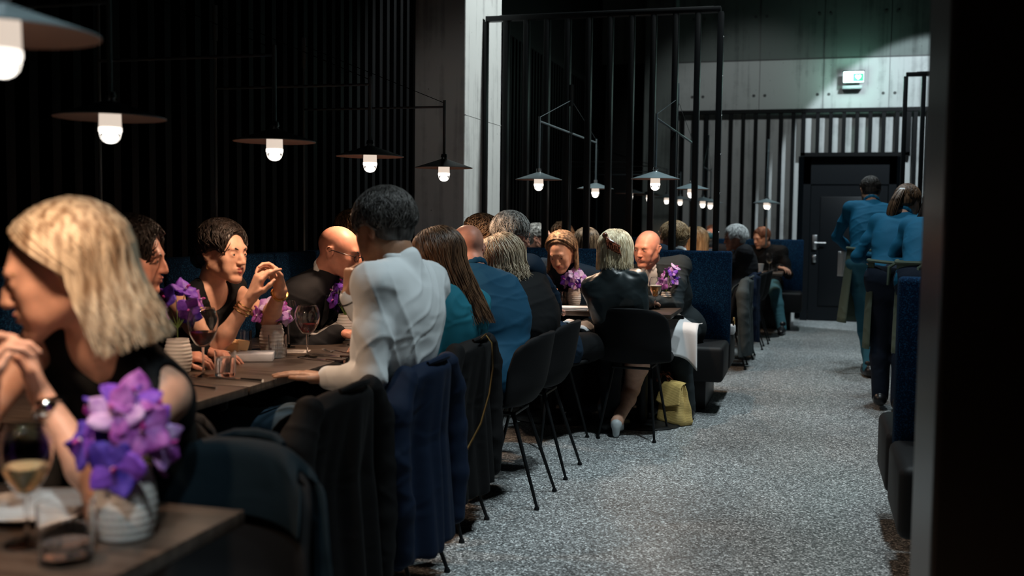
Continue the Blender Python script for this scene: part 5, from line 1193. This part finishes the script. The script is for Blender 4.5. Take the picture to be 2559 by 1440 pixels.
cutlery('fork', 850, 884, 160, 'fork lying near the man in the white shirt'); cutlery('knife', 805, 902, 165, 'knife lying by the flat hand of the man in white'); cutlery('spoon' if False else 'knife', 840, 893, 172, 'knife nearest the edge beside the white shirt sleeve'); cutlery('fork', 480, 968, 170, 'fork at the near end of the long table'); cutlery('knife', 590, 950, 172, 'knife in front of the ribbed tumbler')
# tables by the blue bench
x, y = at(1637, 773); wineglass(x, y, 'beer', 'stemmed glass of amber beer in front of the bald man in grey', R=.040, H_=.20, stem=.075, fill=.56, name='beer_glass', foam=True)
x, y = at(1664, 768); vase(x, y, 'small white vase inside a glass at the table end on the right', R=.036, h=.10); bouquet(x, y, ZT + .10, 'lilac orchid sprig at the right table end in front of the bald man in grey', [LL, MG, ('violet', 'lilac')], 8, .052, .17, .036, 12, (.02, 0))
t = empty('glass_holder', (x, y, ZT), 0, 'clear glass holder round the small vase at the right table end', 'glass'); MB().lathe([(0, 0), (.043, 0), (.045, .09), (.0435, .09), (.0415, .004), (0, .004)], 36).build('glass_body', M['glass'], t)
x, y = at(1434, 762); vase(x, y, 'white vase in front of the reading woman', R=.045, h=.11); bouquet(x, y, ZT + .11, 'lilac orchids in front of the reading woman', [LL, ('violet', 'lilac'), ('pale', 'lilac')], 11, .075, .12, .042, 14)
x, y = at(1404, 762); tumbler(x, y, 'water tumbler left of the vase by the reading woman', R=.034, fill=.5)
x, y = at(1372, 760); wineglass(x, y, 'redwine', 'red wine glass in the hand of the reading woman', R=.042, H_=.19, stem=.08, fill=.35)
for k in range(2):
    x, y = at(1432, 775); o = MB().box(-.10, .10, -.065, .065, 0, .010, .004).build('folded_napkin', M['linen']); o.location = (x, y - .02, ZT + .001 + .0125 * k); o.rotation_euler = (0, 0, .1 + .12 * k); tag(o, ['folded white napkin, lower of the two beside the satin blouse', 'folded white napkin, upper of the two beside the satin blouse'][k], 'napkin')
x, y = at(1618, 762); t = empty('side_plate', (x, y + .02, ZT), 0, 'white plate under the hands of the bald man in grey', 'plate'); MB().lathe([(0, 0), (.05, 0), (.085, .012), (.084, .014), (.05, .004), (0, .004)], 40).build('plate_body', M['porcelain'], t)
# far tables
x, y = at(1921, 680); wineglass(x, y + .08, 'whitewine', 'small far wine glass in front of the man in jeans', R=.040, H_=.21, stem=.09, fill=.2)
x, y = at(1930, 679); tumbler(x + .02, y + .05, 'small tumbler beside the far wine glass', R=.04, fill=.4)
x, y = at(1898, 678); t = empty('cup', (x, y, ZT), 0, 'white cup beside the white-haired man', 'cup'); MB().lathe([(0, 0), (.035, 0), (.048, .085), (.046, .085), (.034, .006), (0, .006)], 28).build('cup_body', M['porcelain'], t)
x, y = at(1818, 700); vase(-.99, 10.2, 'far white vase showing behind the blue bench edge', R=.045); bouquet(-.99, 10.2, ZT + .11, 'small far pink orchids just above the edge of the blue bench', [LL, MG], 7, .06, .14, .04, 15)

# ------------------------------------------------------------------ bags
def woven():
    m = M['bag']; nt, b = nodes(m); L = nt.links; N = nt.nodes; tc = N.new('ShaderNodeTexCoord'); w = N.new('ShaderNodeTexWave'); w.bands_direction = 'Z'; w.inputs['Scale'].default_value = 48; w.inputs['Distortion'].default_value = 2.5; w.inputs['Detail'].default_value = 2; w.inputs['Detail Scale'].default_value = 8
    L.new(tc.outputs['Object'], w.inputs[0]); bp = N.new('ShaderNodeBump'); bp.inputs['Strength'].default_value = .7; bp.inputs['Distance'].default_value = .004; L.new(w.outputs['Fac'], bp.inputs['Height']); L.new(bp.outputs[0], b.inputs['Normal'])
woven()
x, y = at(1683, 1062, 0); t = empty('handbag', (x, y + .05, 0), math.radians(-38), 'mustard yellow woven handbag with a tortoiseshell chain standing on the floor', 'bag')
def bag_sec(z):                                       # half width, half depth
    q = z / .25; return .112 * (1 - .30 * q ** 1.6), .080 * (1 - .82 * q ** 1.3) + .006
V = []; Fc = []; n = 48; nz = 16
for j in range(nz + 1):
    z = .25 * j / nz; a_, b_ = bag_sec(z)
    if j == 0: a_, b_ = a_ * .94, b_ * .92
    for i in range(n):
        a = 2 * math.pi * i / n; ex = .55; cx_ = math.copysign(abs(math.cos(a)) ** ex, math.cos(a)); sy = math.copysign(abs(math.sin(a)) ** ex, math.sin(a))
        fold = 1 - .42 * math.exp(-(sy / .22) ** 2) * (z / .25) ** .7 * (1 if abs(cx_) > .9 else 0); V.append((a_ * cx_ * fold + .003 * math.sin(z * 60 + a * 3), b_ * sy, z + .004))
for j in range(nz):
    for i in range(n): Fc.append((j * n + i, j * n + (i + 1) % n, (j + 1) * n + (i + 1) % n, (j + 1) * n + i))
Fc.append(tuple(range(n))[::-1]); Fc.append(tuple(nz * n + k for k in range(n)))
o = pydata('bag_body', V, Fc, M['bag'], t); o.modifiers.new('b', 'BEVEL').width = .002
V = []; Fc = []
for j in range(13):
    q = j / 12
    for i in range(15):
        s_ = i / 7 - 1; z = .262 - q * .125 - (.03 * (1 - abs(s_)) if q > .9 else 0) - .004 * s_ * s_; a_, b_ = bag_sec(min(z, .25)); V.append((s_ * (a_ + .004) * (.98 + .04 * q), -(b_ + .007) * min(1, q * 7) + (.014 if q == 0 else 0), z + (.004 if q < .1 else 0)))
for j in range(12):
    for i in range(14): Fc.append((j * 15 + i, j * 15 + i + 1, (j + 1) * 15 + i + 1, (j + 1) * 15 + i))
o = pydata('flap', V, Fc, M['bag'], t); o.modifiers.new('s', 'SOLIDIFY').thickness = .005
m = MB()
for k in range(11):
    a = math.pi * k / 10; c = V3(-.085 + .05 * math.cos(a) - .01, .012 * math.sin(k * 2), .245 + .062 * math.sin(a)); d1 = V3(-math.sin(a), 0, math.cos(a)); d2 = V3(0, 1, 0) if k % 2 else nrm(np.cross(d1, V3(0, 1, 0)))
    m.tube([c + (d1 * math.cos(q) * .018 + d2 * math.sin(q) * .012) for q in [2 * math.pi * j / 12 for j in range(13)]], .0045, 6)
m.build('chain_handle', M['tortoise'], t)
p = GZ(1828, 836, .46); t = empty('handbag', (-.50, 7.72, .456), 0, 'small white handbag on the rear seat of the blue bench, only its edge visible', 'bag')
MB().box(-.06, .0, -.06, .06, 0, .07, .015).build('bag_body', M['linen'], t); MB().tube([(-.01, .045 * math.cos(a), .065 + .055 * math.sin(a)) for a in [math.pi * k / 12 for k in range(13)]], .006, 8).build('handle', M['gold'], t)
# chain strap hanging on the third chair
ps = [(-1.235, 3.90, .80), (-1.225, 3.93, .815), (-1.205, 3.95, .78), (-1.20, 3.95, .68), (-1.205, 3.92, .58), (-1.22, 3.86, .47), (-1.25, 3.78, .38)]
t = empty('chain_strap', (-1.22, 3.9, .38), 0, 'gold chain bag strap hanging down from the third chair back', 'strap'); m = MB(); m.tube([V3(p) - V3(-1.22, 3.9, .38) for p in ps], .0045, 6); m.build('strap', M['gold'], t)
# things below the near table
p = GZ(440, 1415, .47); t = empty('tote_bag', (p.x, p.y, 0), .5, 'olive green mesh bag under the edge of the near table', 'bag'); MB().box(-.06, .06, -.08, .08, .18, .49, .04).build('bag_body', M['green_bag'], t); MB().tube([(.07, -.05, .40), (.09, -.02, .58), (.09, .05, .56), (.075, .07, .40)], .007, 6).build('bag_strap', M['lime'], t)
p = GZ(365, 1430, .50); t = empty('paper_bag', (p.x, p.y, 0), .3, 'white bag under the table corner at the bottom edge', 'bag'); MB().box(-.05, .05, -.03, .03, .2, .52, .006).build('bag_body', M['linen'], t)
